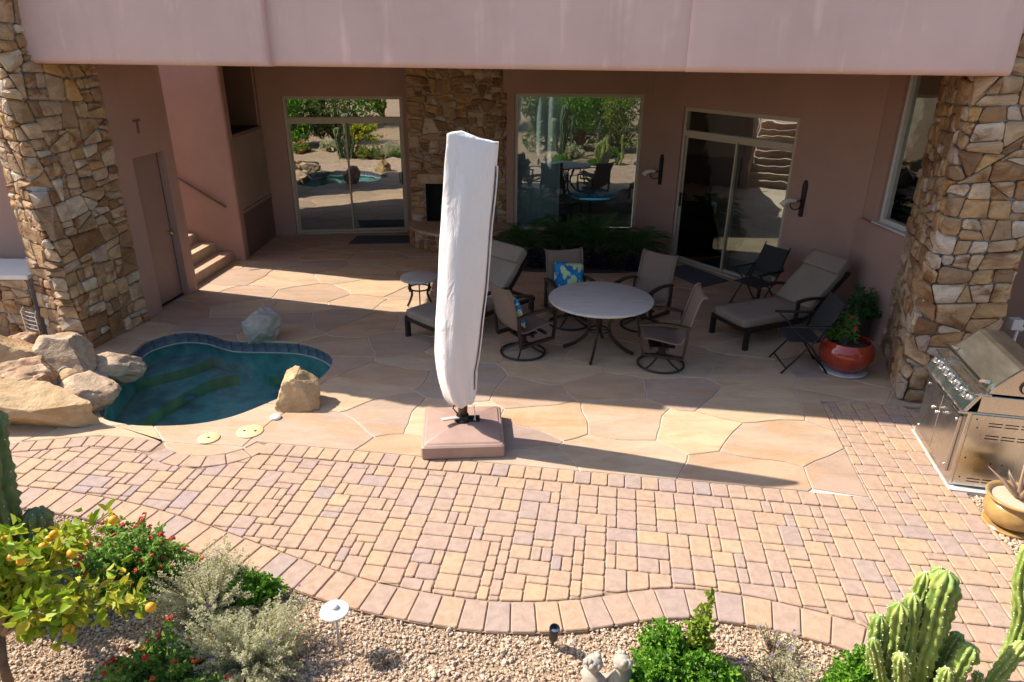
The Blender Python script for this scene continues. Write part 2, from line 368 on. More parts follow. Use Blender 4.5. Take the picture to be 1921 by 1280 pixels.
    def build(s, name, mat, parent=None, smooth=False, loc=None, world=False, kind=None):
        """vertices are given in the parent's frame; world=True: in world space under unrotated parents; loc: own origin"""
        off=Vector((0,0,0))
        if world and parent is not None: off=wloc(parent)
        L=Vector(loc) if loc is not None else off
        me=s.mesh(name,mat,smooth,L if (world or loc is not None) else None)
        o=bpy.data.objects.new(name,me); COL.objects.link(o)
        if parent is not None: o.parent=parent
        if loc is not None: o.location=L-off
        if kind: o['kind']=kind
        return o
def smooth_mesh(me, ang=True):
    me.polygons.foreach_set('use_smooth',[True]*len(me.polygons))
    if ang is not True:
        bm=bmesh.new(); bm.from_mesh(me)
        for e in bm.edges:
            if len(e.link_faces)==2 and e.calc_face_angle(0)>R(ang): e.smooth=False
        bm.to_mesh(me); bm.free()
def wloc(o):
    v=Vector((0,0,0))
    while o is not None: v+=Vector(o.location); o=o.parent
    return v
def inset(poly,d):
    n=len(poly); out=[]
    a=sum(poly[i][0]*poly[(i+1)%n][1]-poly[(i+1)%n][0]*poly[i][1] for i in range(n)); sg=1 if a>0 else -1
    for i in range(n):
        p0,p1,p2=Vector(poly[i-1][:2]),Vector(poly[i][:2]),Vector(poly[(i+1)%n][:2])
        d1=(p1-p0); d2=(p2-p1)
        if d1.length<1e-7 or d2.length<1e-7: out.append((p1.x,p1.y)); continue
        d1.normalize(); d2.normalize()
        n1=Vector((-d1.y,d1.x))*sg; n2=Vector((-d2.y,d2.x))*sg
        b=n1+n2
        if b.length<1e-4: b=n1
        b.normalize(); k=d/max(0.45,b.dot(n1)); q=p1+b*k; out.append((q.x,q.y))
    return out
def area(p):
    return 0.5*sum(p[i][0]*p[(i+1)%len(p)][1]-p[(i+1)%len(p)][0]*p[i][1] for i in range(len(p)))
def clip_half(poly, a, b, c):     # keep a*x+b*y<=c
    out=[]
    for i in range(len(poly)):
        p,q=poly[i],poly[(i+1)%len(poly)]; dp=a*p[0]+b*p[1]-c; dq=a*q[0]+b*q[1]-c
        if dp<=0: out.append(p)
        if (dp<0 and dq>0) or (dp>0 and dq<0):
            t=dp/(dp-dq); out.append((p[0]+(q[0]-p[0])*t,p[1]+(q[1]-p[1])*t))
    return out
def clip_convex(subject, clip):   # subject any polygon, clip a convex one
    if area(clip)<0: clip=clip[::-1]
    out=subject
    for i in range(len(clip)):
        p,q=clip[i],clip[(i+1)%len(clip)]; nx,ny=q[1]-p[1],-(q[0]-p[0])
        out=clip_half(out,nx,ny,nx*p[0]+ny*p[1])
        if len(out)<3: return []
    return out
def clean(poly,eps=0.004):
    out=[]
    for p in poly:
        if not out or (p[0]-out[-1][0])**2+(p[1]-out[-1][1])**2>eps*eps: out.append(p)
    while len(out)>1 and (out[0][0]-out[-1][0])**2+(out[0][1]-out[-1][1])**2<=eps*eps: out.pop()
    # drop spikes
    ch=True
    while ch and len(out)>3:
        ch=False
        for i in range(len(out)):
            a,b,c=Vector(out[i-1]),Vector(out[i]),Vector(out[(i+1)%len(out)])
            if (b-a).length>0 and (c-b).length>0 and (b-a).normalized().dot((c-b).normalized())<-0.985:
                out.pop(i); ch=True; break
    return out
def voronoi(seeds, rect, sx=1.0, sy=1.0):
    x0,y0,x1,y1=rect; cells=[]
    S=[(x*sx,y*sy) for x,y in seeds]; A=np.array(S)
    for i,(x,y) in enumerate(S):
        poly=[(x0*sx,y0*sy),(x1*sx,y0*sy),(x1*sx,y1*sy),(x0*sx,y1*sy)]
        d=((A-A[i])**2).sum(1); order=np.argsort(d)[1:26]
        for j in order:
            qx,qy=S[j]; a,b=qx-x,qy-y
            poly=clip_half(poly,a,b,(qx*qx+qy*qy-x*x-y*y)/2)
            if len(poly)<3: break
        cells.append([(px/sx,py/sy) for px,py in poly])
    return cells
def bsp(rect, amin, amax, tilt=10):
    x0,y0,x1,y1=rect; todo=[[(x0,y0),(x1,y0),(x1,y1),(x0,y1)]]; out=[]
    while todo:
        p=todo.pop(); a=abs(area(p)); thr=math.exp(random.uniform(math.log(amin),math.log(amax)))
        xs=[q[0] for q in p]; ys=[q[1] for q in p]; w,h=max(xs)-min(xs),max(ys)-min(ys)
        if a<thr and w<3.2*h and h<1.9*w: out.append(p); continue
        vert=(w>h*random.uniform(1.0,1.7)); an=R(random.gauss(0,tilt if vert else tilt*0.7))
        if random.random()<0.10: an+=R(random.choice((-1,1))*random.uniform(12,28))
        nx,ny=(math.cos(an),math.sin(an)) if vert else (-math.sin(an),math.cos(an))
        t=random.uniform(0.33,0.67); cx,cy=min(xs)+w*(t if vert else 0.5),min(ys)+h*(0.5 if vert else t); c=nx*cx+ny*cy
        A=clip_half(p,nx,ny,c); B=clip_half(p,-nx,-ny,-c)
        if len(A)<3 or len(B)<3 or abs(area(A))<amin*0.3 or abs(area(B))<amin*0.3: out.append(p); continue
        todo+=[A,B]
    return out
def scatter(rect, rmin, rmax, tries=4000, sx=1.0, sy=1.0):
    x0,y0,x1,y1=rect; pts=[]
    for _ in range(tries):
        x,y=random.uniform(x0,x1),random.uniform(y0,y1); r=random.uniform(rmin,rmax)
        if all(((x-a)*sx)**2+((y-b)*sy)**2>((r+q)/2)**2 for a,b,q in pts): pts.append((x,y,r))
    return [(a,b) for a,b,_ in pts]
def empty(name, loc=(0,0,0), rz=0.0, label=None, cat=None, group=None, kind=None):
    o=bpy.data.objects.new(name,None); COL.objects.link(o); o.location=loc; o.rotation_euler=(0,0,rz); o.empty_display_size=0.2
    tag(o,label,cat,group,kind); return o
def tag(o,label=None,cat=None,group=None,kind=None):
    if label: o['label']=label
    if cat: o['category']=cat
    if group: o['group']=group
    if kind: o['kind']=kind
    return o
def copy_tree(o,parent=None):
    c=o.copy(); COL.objects.link(c); c.parent=parent
    for ch in list(o.children): copy_tree(ch,c)
    return c
def nd_mesh(name, V, F, mat, smooth=False):      # numpy verts (n,3), faces (m,k)
    me=bpy.data.meshes.new(name); n=len(V); m,k=F.shape
    me.vertices.add(n); me.vertices.foreach_set('co',np.asarray(V,dtype=np.float32).ravel())
    me.loops.add(m*k); me.loops.foreach_set('vertex_index',np.asarray(F,dtype=np.int32).ravel())
    me.polygons.add(m); me.polygons.foreach_set('loop_start',np.arange(0,m*k,k,dtype=np.int32))
    me.polygons.foreach_set('use_smooth',np.full(m,bool(smooth)))
    me.update(calc_edges=True); me.validate()
    if mat: me.materials.append(M[mat])
    return me
def link(name, me, parent=None, loc=None, kind=None, rot=None, scale=None):
    o=bpy.data.objects.new(name,me); COL.objects.link(o)
    if parent is not None: o.parent=parent
    if loc is not None: o.location=loc
    if rot is not None: o.rotation_euler=rot
    if scale is not None: o.scale=scale if not isinstance(scale,(int,float)) else (scale,)*3
    if kind: o['kind']=kind
    return o
# ------------------------------------------------------------------ plan outlines (metres, ground plan)
def catmull(P, k=6, closed=True):
    out=[]; n=len(P)
    for i in range(n if closed else n-1):
        g=lambda j: Vector(P[j%n]) if closed else Vector(P[min(max(j,0),n-1)])
        p0,p1,p2,p3=g(i-1),g(i),g(i+1),g(i+2)
        for q in range(k):
            t=q/k; out.append(tuple(0.5*((2*p1)+(p2-p0)*t+(2*p0-5*p1+4*p2-p3)*t*t+(3*p1-p0-3*p2+p3)*t**3)))
    if not closed: out.append(tuple(P[-1]))
    return out
POOL = catmull([(-4.80,8.12),(-4.77,8.40),(-4.52,8.66),(-4.15,8.64),(-3.70,8.40),(-3.22,8.37),(-2.80,8.33),(-2.43,8.12),(-2.22,7.80),(-2.22,7.35),(-2.42,6.97),(-2.64,6.68),(-2.91,6.37),(-3.23,6.20),(-3.65,6.15),(-3.98,6.19),(-4.30,6.35),(-4.55,6.85),(-4.72,7.50)],4)   # clockwise
YS=7.4
EDGE_L=[(-6.2,5.76),(-5.5,5.78),(-4.88,5.81),(-4.52,5.88),(-4.09,5.96),(-3.68,5.91),(-3.42,5.86)]
EDGE_B=[(-3.42,5.86),(-3.34,5.75),(-3.24,5.68),(-3.10,5.63),(-2.97,5.605),(-2.84,5.605),(-2.70,5.65),(-2.58,5.73),(-2.49,5.865)]
EDGE_S=[(-2.49,5.865),(3.13,5.04)]
OUTER=catmull([(-6.4,4.86),(-5.2,4.86),(-4.2,4.80),(-3.4,4.63),(-2.77,4.41),(-2.16,4.14),(-1.51,3.85),(-0.94,3.65),(-0.34,3.52),(0.07,3.49),(0.52,3.52),(0.89,3.60),(1.22,3.635),(1.61,3.58),(1.94,3.48),(2.20,3.37),(2.55,3.12),(2.85,2.82),(3.1,2.45),(3.25,1.9)],4,False)
RIGHT=[(3.43,6.83),(4.28,6.74),(4.60,6.1),(4.35,5.16),(4.03,5.11),(3.96,4.67),(3.91,4.19),(3.96,3.4),(4.2,1.9)]
PATIO_FRONT=EDGE_L+EDGE_B[1:]+EDGE_S[1:]
PATIO=PATIO_FRONT+[(3.43,6.83),(4.28,6.74),(6.2,6.5),(6.2,14.6),(-7.2,14.6),(-7.2,5.76)]
def offset_line(P,d):      # to the right of the walking direction
    out=[]
    for i in range(len(P)):
        a=Vector(P[max(0,i-1)]); b=Vector(P[min(len(P)-1,i+1)]); t=(b-a).normalized(); out.append((P[i][0]+t.y*d,P[i][1]-t.x*d))
    return out
def sheet(name, outer, z, mat, holes=()):
    polys=[[Vector((x,y,0)) for x,y in outer]]+[[Vector((x,y,0)) for x,y in h] for h in holes]
    tris=tessellate_polygon(polys); pts=[p for pl in polys for p in pl]
    mb=MB(); fs=[]
    for a,b,c in tris:
        n=(pts[b]-pts[a]).cross(pts[c]-pts[a]); fs.append((a,b,c) if n.z>0 else (a,c,b))
    mb.add([(p.x,p.y,z) for p in pts],fs); o=mb.build(name,mat); o['kind']='structure'; return o
ground=sheet('ground',[(-300,-300),(300,-300),(300,300),(-300,300)],-0.035,'desert_ground',[POOL])
patio=sheet('patio',PATIO,-0.007,'grout',[POOL])

# ------------------------------------------------------------------ flagstones
def pool_dist(p): return min((p[0]-a)**2+(p[1]-b)**2 for a,b in POOL)**0.5
def seg_dist(p,L):
    best=9
    P=Vector(p)
    for a,b in zip(L[:-1],L[1:]):
        A=Vector(a);B=Vector(b);d=B-A;t=max(0,min(1,(P-A).dot(d)/d.length_squared)); best=min(best,(A+d*t-P).length)
    return best
FIXED=PATIO_FRONT+[(3.43,6.83),(4.28,6.74),(6.2,6.5)]
def wob(p):
    d=min(pool_dist(p),seg_dist(p,FIXED)); w=min(1,max(0,(d-0.03)/0.35))
    v=noise.noise_vector(Vector((p[0]*1.15,p[1]*1.15,3.1)))*0.17+noise.noise_vector(Vector((p[0]*3.6,p[1]*3.6,7.7)))*0.045
    return (p[0]+v.x*w,p[1]+v.y*w)
def densify(poly,step):
    out=[]
    for i in range(len(poly)):
        a=Vector(poly[i]);b=Vector(poly[(i+1)%len(poly)]);n=max(1,int((b-a).length/step))
        for k in range(n): out.append(tuple(a.lerp(b,k/n)))
    return out
POOL_C=POOL[::-1]
def split_pool():
    n=len(POOL); north=[p for p in POOL if p[1]>=YS]; 
    # POOL runs clockwise from the north-west; find the crossings
    k=[i for i in range(n) if POOL[i][1]>=YS and POOL[(i+1)%n][1]<YS][0]      # east crossing
    j=[i for i in range(n) if POOL[i][1]<YS and POOL[(i+1)%n][1]>=YS][0]      # west crossing
    def cr(i):
        a,b=POOL[i],POOL[(i+1)%n]; t=(YS-a[1])/(b[1]-a[1]); return (a[0]+(b[0]-a[0])*t,YS)
    e,w=cr(k),cr(j); nn=[POOL[(j+1+q)%n] for q in range((k-j)%n)]; ss=[POOL[(k+1+q)%n] for q in range((j-k)%n)]
    return e,w,nn,ss
pe,pw,pn,ps=split_pool()
REG_N=[(-7.2,YS),pw]+pn+[pe,(6.2,YS),(6.2,14.6),(-7.2,14.6)]
REG_S=PATIO_FRONT+[(3.43,6.83),(4.28,6.74),(6.2,6.5),(6.2,YS),pe]+ps+[pw,(-7.2,YS),(-7.2,5.76)]
random.seed(4)
seeds=scatter((-7.3,4.7,6.3,14.8),0.40,0.92,9000,0.78,1.0)
flags=0
cmb=MB(); cmb.prism(POOL_C,-0.3,0.3); cutter=cmb.build('pool_cutter',None)
for cell in voronoi(seeds,(-7.5,4.5,6.5,15),0.78,1.0):
    if len(cell)<3: continue
    touch=clip_convex(POOL_C,cell); hit=len(touch)>=3 and abs(area(touch))>0.0005
    pl=clip_convex(PATIO,cell)
    if len(pl)<3: continue
    pl=clean(pl)
    if len(pl)<3 or abs(area(pl))<0.012: continue
    if area(pl)<0: pl=pl[::-1]
    # leave out pieces wholly under the house
    cx=sum(p[0] for p in pl)/len(pl); cy=sum(p[1] for p in pl)/len(pl)
    if cx<-5.6 and cy>8.9: continue
    if hit and abs(area(touch))>0.998*abs(area(pl)): continue
    dn=[wob(p) for p in densify(pl,0.11)]
    dn=clean(inset(dn,0.0062))
    if len(dn)<3 or abs(area(dn))<0.01: continue
    mb=MB(); top=random.uniform(0.0,0.0035)
    mb.prism([(x-cx,y-cy) for x,y in dn],-0.03,top,bev=0.006,bz=0.004)
    me=mb.mesh('flagstone','flagstone')
    if hit:        # cut the pool's outline out of the slab
        tmp=bpy.data.objects.new('tmp',me); COL.objects.link(tmp); tmp.location=(cx,cy,0)
        md=tmp.modifiers.new('b','BOOLEAN'); md.object=cutter; md.operation='DIFFERENCE'; md.solver='EXACT'
        bpy.context.view_layer.update(); ev=tmp.evaluated_get(bpy.context.evaluated_depsgraph_get()); me2=bpy.data.meshes.new_from_object(ev)
        bpy.data.objects.remove(tmp); me=me2; me.name='flagstone'
        me.materials.clear(); me.materials.append(M['flagstone'])
        if len(me.polygons)<4: continue
    link('flagstone',me,patio,(cx,cy,0)); flags+=1
bpy.data.objects.remove(cutter)
print('flagstones',flags)

# ------------------------------------------------------------------ pool
pool=empty('pool_basin',(-3.5,7.4,0),kind='structure')
def ring_wall(mb,poly,z0,z1,inward=True):
    n=len(poly); vs=[(x,y,z0) for x,y in poly]+[(x,y,z1) for x,y in poly]
    mb.add(vs,[(i,(i+1)%n,n+(i+1)%n,n+i) for i in range(n)])
mb=MB(); ring_wall(mb,inset(POOL_C,-0.02),-1.35,-0.012); mb.build('wall','pool_plaster',pool,world=True)
mb=MB(); mb.add([(x,y,-0.68) for x,y in [(-5.2,5.9),(-2.0,5.9),(-2.0,9.0),(-5.2,9.0)]],[(0,1,2,3)]); mb.build('floor','pool_plaster',pool,world=True)
c1=catmull([(-4.91, 7.44), (-4.75, 7.97), (-4.38, 8.28), (-4.1, 8.64), (-3.92, 8.96), (-3.36, 9.1)],6,False); c2=catmull([(-4.39, 6.99), (-4.33, 7.4), (-4.2, 7.83), (-4.02, 8.23), (-3.67, 8.43), (-3.01, 8.39), (-2.35, 8.62)],6,False)
for cv,z,end in ((c1,-0.38,[(-3.0,9.2),(-5.4,9.2),(-5.4,7.0)]),(c2,-0.52,[(-2.0,9.2),(-5.4,9.2),(-5.4,6.5)])):
    mb=MB(); mb.prism(cv+end,-1.1,z); mb.build('bench','pool_plaster',pool,world=True)
    mb=MB(); mb.add([(x+0.004,y-0.006,zz) for zz in (-0.70,z-0.003) for x,y in cv],[(i,i+1,len(cv)+i+1,len(cv)+i) for i in range(len(cv)-1)]); mb.build('bench_riser','pool_edge',pool,world=True)
mb=MB(); mb.prism(catmull([(-4.30,6.28),(-3.80,6.22),(-3.58,6.56),(-3.74,6.40),(-3.98,6.42)],5),-0.7,-0.24); mb.build('pale_ledge','pale_plaster',pool,world=True)
for x,y,z in ((-4.05,7.75,-0.515),(-3.35,7.35,-0.675),(-2.95,7.25,-0.675),(-3.0,8.05,-0.515)):
    mb=MB(); mb.lathe([(0.09,0),(0.09,0.012),(0.06,0.025),(0.0,0.028)],14); mb.build('drain_cover','pool_light',pool,loc=(x+3.5,y-7.4,z)) if False else link('drain_cover',mb.mesh('drain_cover','pool_light',True),pool,(x+3.5,y-7.4,z))
# waterline tiles, one by one
acc=[0]
for i in range(len(POOL)):
    a,b=Vector(POOL[i]),Vector(POOL[(i+1)%len(POOL)]); acc.append(acc[-1]+(b-a).length)
TL=acc[-1]; NTILE=int(TL/0.153)
def pool_at(s):
    s%=TL
    for i in range(len(POOL)):
        if s<=acc[i+1]:
            a,b=Vector(POOL[i]),Vector(POOL[(i+1)%len(POOL)]); return a.lerp(b,(s-acc[i])/max(1e-9,acc[i+1]-acc[i]))
mb=MB(); mb.box((-0.071,-0.006,-0.066),(0.071,0.012,0.066),bev=0.004); tme=mb.mesh('tile','tile_slate')
for k in range(NTILE):
    s=k*TL/NTILE; p=pool_at(s+TL/NTILE/2); q=pool_at(s+TL/NTILE); r=pool_at(s); t=(q-r)
    for zz in (-0.09,):
        link('tile',tme,pool,(p.x+3.5,p.y-7.4,zz),rot=(0,0,math.atan2(t.y,t.x)+PI))
mb=MB(); mb.sweep([(x,y,-0.166) for x,y in inset(POOL_C,0.012)],rect=(0.012,0.022),closed=True); mb.build('scale_line','concrete',pool,world=True)
w=MB(); w.add([(x,y,-0.165) for x,y in POOL_C],[tuple(range(len(POOL_C)))]); wo=w.build('pool_water','water'); wo['kind']='structure'

# ------------------------------------------------------------------ pavers
PH=math.atan2(EDGE_S[1][1]-EDGE_S[0][1],EDGE_S[1][0]-EDGE_S[0][0])
PA=Vector((math.cos(PH),math.sin(PH))); PB=Vector((math.sin(PH),-math.cos(PH))); PO=Vector(EDGE_S[0])
SOLD=0.195
topL=offset_line(EDGE_L,SOLD); bc=Vector((-2.93,5.93))
bul=[tuple(bc+(Vector(p)-bc)*(1+SOLD/max(0.25,(Vector(p)-bc).length))) for p in EDGE_B[1:-1]]
topS=offset_line(EDGE_S,SOLD)
INNER=offset_line(OUTER,-0.285)
FIELD=[p for p in topL if p[0]<-3.62]+bul+[p for p in topS if p[0]>-2.3]
FIELD=[p for p in topL if p[0]<-3.62]+[p for p in bul]+[(-2.30,5.63),(3.10,4.84),(3.13,5.04)]+RIGHT+INNER[::-1]
pv=sheet('paved_terrace',PATIO_FRONT+[(3.13,5.04)]+RIGHT+OUTER[::-1],-0.014,'sand_joint')
def camdist(x,y): return math.sqrt(x*x+y*y+3.6**2)
def in_frame(x,y):
    d=Vector((x,y,-3.6)); F=Vector((0,math.cos(R(23.1)),-math.sin(R(23.1)))); D=Vector((0,-math.sin(R(23.1)),-math.cos(R(23.1))))
    w=d.dot(F); 
    return w>0.3 and abs(d.x/w)<0.745 and abs(d.dot(D)/w)<0.50
random.seed(9)
U=0.0815; GAP=0.0035
paver_list=[]      # (polygon in world, shared key)
NX,NY=150,70; X0=-52; Y0=int(0); grid=set()
shapes=[((2,3),22),((3,2),20),((2,2),40),((1,2),9),((2,1),11)]
def lw(x,y): p=PO+PA*x+PB*y; return (p.x,p.y)
for j in range(-28,NY):
    for i in range(X0,NX+X0):
        if (i,j) in grid: continue
        c=lw((i+1)*U,(j+1)*U)
        if not(-6.3<c[0]<4.7 and 1.8<c[1]<6.95): continue
        if j<0 and c[0]<3.0: continue
        ok=[]
        for (w_,h_),wt in shapes:
            if all((i+a,j+b) not in grid for a in range(w_) for b in range(h_)): ok.append(((w_,h_),wt))
        if not ok: sh=(1,1)
        else: sh=random.choices([o[0] for o in ok],[o[1] for o in ok])[0]
        for a in range(sh[0]):
            for b in range(sh[1]): grid.add((i+a,j+b))
        oy=SOLD+0.004
        cell=[lw(i*U,j*U+oy),lw((i+sh[0])*U,j*U+oy),lw((i+sh[0])*U,(j+sh[1])*U+oy),lw(i*U,(j+sh[1])*U+oy)]
        cl=clip_convex(FIELD,cell)
        if len(cl)<3: continue
        cl=clean(cl,0.003)
        if len(cl)<3: continue
        ar=abs(area(cl)); full=abs(area(cell))
        if ar<0.0018: continue
        paver_list.append((cell if ar>full*0.995 else cl, sh if ar>full*0.995 else None, PH))
def soldiers(line, depth, width, sign):
    L=[0]
    for a,b in zip(line[:-1],line[1:]): L.append(L[-1]+(Vector(b)-Vector(a)).length)
    def at(s):
        for k in range(len(line)-1):
            if s<=L[k+1] or k==len(line)-2:
                t=(s-L[k])/(L[k+1]-L[k]); a,b=Vector(line[k]),Vector(line[k+1]); d=(b-a).normalized(); return a.lerp(b,t),Vector((d.y,-d.x))*sign
    n=max(1,round(L[-1]/width)); S=[L[-1]*k/n for k in range(n+1)]
    pts=[]
    for s in S:
        p,_=at(s); e=0.12; q0,_=at(max(0,s-e)); q1,_=at(min(L[-1],s+e)); t=(q1-q0).normalized(); pts.append((p,p+Vector((t.y,-t.x))*sign*depth))
    for (a,b),(c,d) in zip(pts[:-1],pts[1:]):
        paver_list.append(([tuple(a),tuple(c),tuple(d),tuple(b)],None,0))
soldiers(EDGE_L,SOLD-0.004,0.152,1)
soldiers(EDGE_B[1:],SOLD-0.004,0.17,1)
soldiers([(-2.40,5.852),(3.135,5.040)],SOLD-0.004,0.153,1)
soldiers(OUTER,0.28,0.178,-1)
def round_corners(p,c):
    out=[]; n=len(p)
    for i in range(n):
        a,b,d=Vector(p[i-1]),Vector(p[i]),Vector(p[(i+1)%n]); l1=(a-b).length; l2=(d-b).length
        if l1<1e-6 or l2<1e-6: continue
        k=min(c,l1*0.35,l2*0.35); out.append(tuple(b+(a-b).normalized()*k)); out.append(tuple(b+(d-b).normalized()*k))
    return out
def paver_mesh(poly,cx,cy,top=0.0):
    pl=[(x-cx,y-cy) for x,y in poly]
    if area(pl)<0: pl=pl[::-1]
    pl=inset(pl,GAP); pl=round_corners(pl,0.013)
    return pl
vis=[];rest=[]
for pl,sh,ph in paver_list:
    cx=sum(p[0] for p in pl)/len(pl); cy=sum(p[1] for p in pl)/len(pl)
    (vis if in_frame(cx,cy) else rest).append((camdist(cx,cy)/math.sqrt(max(1e-4,abs(area(pl)))),pl,sh,ph,cx,cy))
vis.sort(key=lambda a:a[0]); rest+=vis[300:]; vis=vis[:300]
shared={}
for _,pl,sh,ph,cx,cy in vis:
    tz=random.uniform(-0.0015,0.0025)
    if sh is not None:
        if sh not in shared:
            w_,h_=sh[0]*U/2,sh[1]*U/2
            mb=MB(); mb.prism(paver_mesh([(-w_,-h_),(w_,-h_),(w_,h_),(-w_,h_)],0,0),-0.05,0,bev=0.007,bz=0.006); shared[sh]=mb.mesh('paver','paver')
        link('paver',shared[sh],pv,(cx,cy,tz),rot=(random.uniform(-.004,.004),random.uniform(-.004,.004),PH))
    else:
        mb=MB(); q=paver_mesh(pl,cx,cy)
        if len(q)<3: continue
        mb.prism(q,-0.05,0,bev=0.006,bz=0.006); link('paver',mb.mesh('paver','paver'),pv,(cx,cy,tz))
mb=MB()
for _,pl,sh,ph,cx,cy in rest:
    q=paver_mesh(pl,cx,cy)
    if len(q)<3: continue
    tz=random.uniform(-0.0015,0.0025); mb.prism([(x+cx,y+cy) for x,y in q],-0.05,tz,bev=0.007,bz=0.006)
mb.build('paver_field','paver',pv,kind='stuff')
print('pavers',len(vis),len(rest))

# ------------------------------------------------------------------ gravel
def gravel(name,label,region,n,size,seed,z=-0.035):
    r=np.random.default_rng(seed); xs=[p[0] for p in region]; ys=[p[1] for p in region]
    P=np.stack([r.uniform(min(xs),max(xs),n),r.uniform(min(ys),max(ys),n)],1)
    ins=np.zeros(n,bool); m=len(region)
    for i in range(m):
        (x1,y1),(x2,y2)=region[i],region[(i+1)%m]
        if y1==y2: continue
        c=((P[:,1]>=min(y1,y2))&(P[:,1]<max(y1,y2))&(P[:,0]<(x2-x1)*(P[:,1]-y1)/(y2-y1)+x1)); ins^=c
    P=P[ins]; n=len(P)
    t=(1+5**.5)/2
    ico=np.array([(-1,t,0),(1,t,0),(-1,-t,0),(1,-t,0),(0,-1,t),(0,1,t),(0,-1,-t),(0,1,-t),(t,0,-1),(t,0,1),(-t,0,-1),(-t,0,1)])/math.sqrt(1+t*t)
    fc=np.array([(0,11,5),(0,5,1),(0,1,7),(0,7,10),(0,10,11),(1,5,9),(5,11,4),(11,10,2),(10,7,6),(7,1,8),(3,9,4),(3,4,2),(3,2,6),(3,6,8),(3,8,9),(4,9,5),(2,4,11),(6,2,10),(8,6,7),(9,8,1)])
    s=size*r.lognormal(0,0.38,n)
    V=ico[None]*(1+r.uniform(-0.22,0.22,(n,12,1)))
    V*= (s[:,None]*r.uniform(0.6,1.2,(n,3)))[:,None,:]*np.array([1,1,0.75])
    a=r.uniform(0,6.28,n); ca,sa=np.cos(a),np.sin(a)
    X=V[:,:,0]*ca[:,None]-V[:,:,1]*sa[:,None]; Y=V[:,:,0]*sa[:,None]+V[:,:,1]*ca[:,None]
    V=np.stack([X+P[:,None,0],Y+P[:,None,1],V[:,:,2]+z+r.uniform(0.0,0.018,n)[:,None]],2)
    F=(fc[None]+12*np.arange(n)[:,None,None]).reshape(-1,3)
    o=link(name,nd_mesh(name,V.reshape(-1,3),F,'gravel')); tag(o,label,'gravel',kind='stuff'); return o
gravel('gravel','tan and white crushed gravel in the planting bed beside the pavers',[(x,y-0.005) for x,y in OUTER]+[(3.2,2.3),(3.0,2.75),(-3.4,2.75),(-5.0,3.9),(-6.4,4.8)],135000,0.0078,1)
gravel('gravel','small patch of pale gravel between the grill pad and the tan pot',[(4.0,5.10),(4.9,5.02),(4.9,3.6),(3.98,3.4),(3.93,4.19),(3.98,4.67)],12000,0.0078,2)
# ------------------------------------------------------------------ house
house=empty('house',(0,12,0),label='mauve stucco house with a deep flat overhang and glass doors around the patio',cat='house')
def wmat(A,B,off=0.0):
    A=Vector(A);B=Vector(B);d=(B-A);L=d.length;d.normalize(); b=Vector((-d.y,d.x))
    m=Matrix(((d.x,b.x,0,A.x+b.x*off),(d.y,b.y,0,A.y+b.y*off),(0,0,1,0),(0,0,0,1))); return m,L
def wallseg(A,B,z0,z1,th,ops=(),e0=0.0,e1=0.0,off=0.0):
    m,L=wmat(A,B,off); mb=MB(); xs=sorted({-e0,L+e1,*[o[0] for o in ops],*[o[1] for o in ops]}); zs=sorted({z0,z1,*[o[2] for o in ops],*[o[3] for o in ops]})
    zs=[z for z in zs if z0<=z<=z1]; EPS=0.0
    for i in range(len(xs)-1):
        # merge vertical runs
        run=None
        for j in range(len(zs)-1):
            cx=(xs[i]+xs[i+1])/2; cz=(zs[j]+zs[j+1])/2
            hole=any(o[0]<cx<o[1] and o[2]<cz<o[3] for o in ops)
            if not hole: run=(run[0],zs[j+1]) if run else (zs[j],zs[j+1])
            if hole or j==len(zs)-2:
                if run: mb.box((xs[i],0,run[0]),(xs[i+1],th,run[1]),m)
                run=None
    return mb
def rounded(poly,r,k=5,only=None):
    out=[]; n=len(poly)
    for i in range(n):
        b=Vector(poly[i]);a=Vector(poly[i-1]);c=Vector(poly[(i+1)%n])
        if only is not None and i not in only: out.append(tuple(b)); continue
        p=b+(a-b).normalized()*r; q=b+(c-b).normalized()*r
        for j in range(k+1):
            t=j/k; out.append(tuple((1-t)**2*p+2*t*(1-t)*b+t*t*q))
    return out
# walls
DA,DB=(-5.14,9.05),(-4.98,10.40)
# door wall: A->B runs away from the viewer on the left; outward is +x, so walk B<-A reversed
mb=wallseg(DA,DB,0,3.98,0.14,[(0.40,1.12,-0.1,2.17)]); mb.build('wall','stucco',house,world=True)
m,L=wmat(DA,DB)
mb=MB(); mb.prism(rounded([(-5.145,9.08),(-4.993,10.395),(-9.5,10.395),(-9.5,9.08)],0.04,4,[1]),0,3.985,Matrix.Translation((-0.155,0.012,0))); mb.build('wall','stucco',house,world=True)
door=MB(); door.box((0.41,0.115,0.03),(1.11,0.135,2.16),m); dr=door.build('door','door_brown',house,world=True)
k=MB(); k.lathe([(0.022,0),(0.022,0.01),(0.012,0.015),(0.012,0.04),(0.028,0.05),(0.03,0.065),(0.018,0.08)],12,mat=m@Matrix.Translation((1.03,0.113,1.0))@Matrix.Rotation(R(90),4,'X')); k.build('knob','brass',dr,world=True,smooth=True)
k=MB(); k.box((1.109,0.112,0.0),(1.119,0.137,2.168),m); k.box((0.40,0.10,0.0),(1.118,0.13,0.028),m); k.build('gap_seal','black_metal',dr,world=True)
k=MB(); k.box((0.40,0.045,0.0),(1.115,0.058,0.022),m); k.build('threshold','chrome',dr,world=True)
k=MB(); k.box((0.56,-0.02,2.62),(0.70,0.0,2.645),m); k.box((0.62,-0.02,2.47),(0.645,0.0,2.62),m); k.build('wall_bracket','stucco_dark',house,world=True)
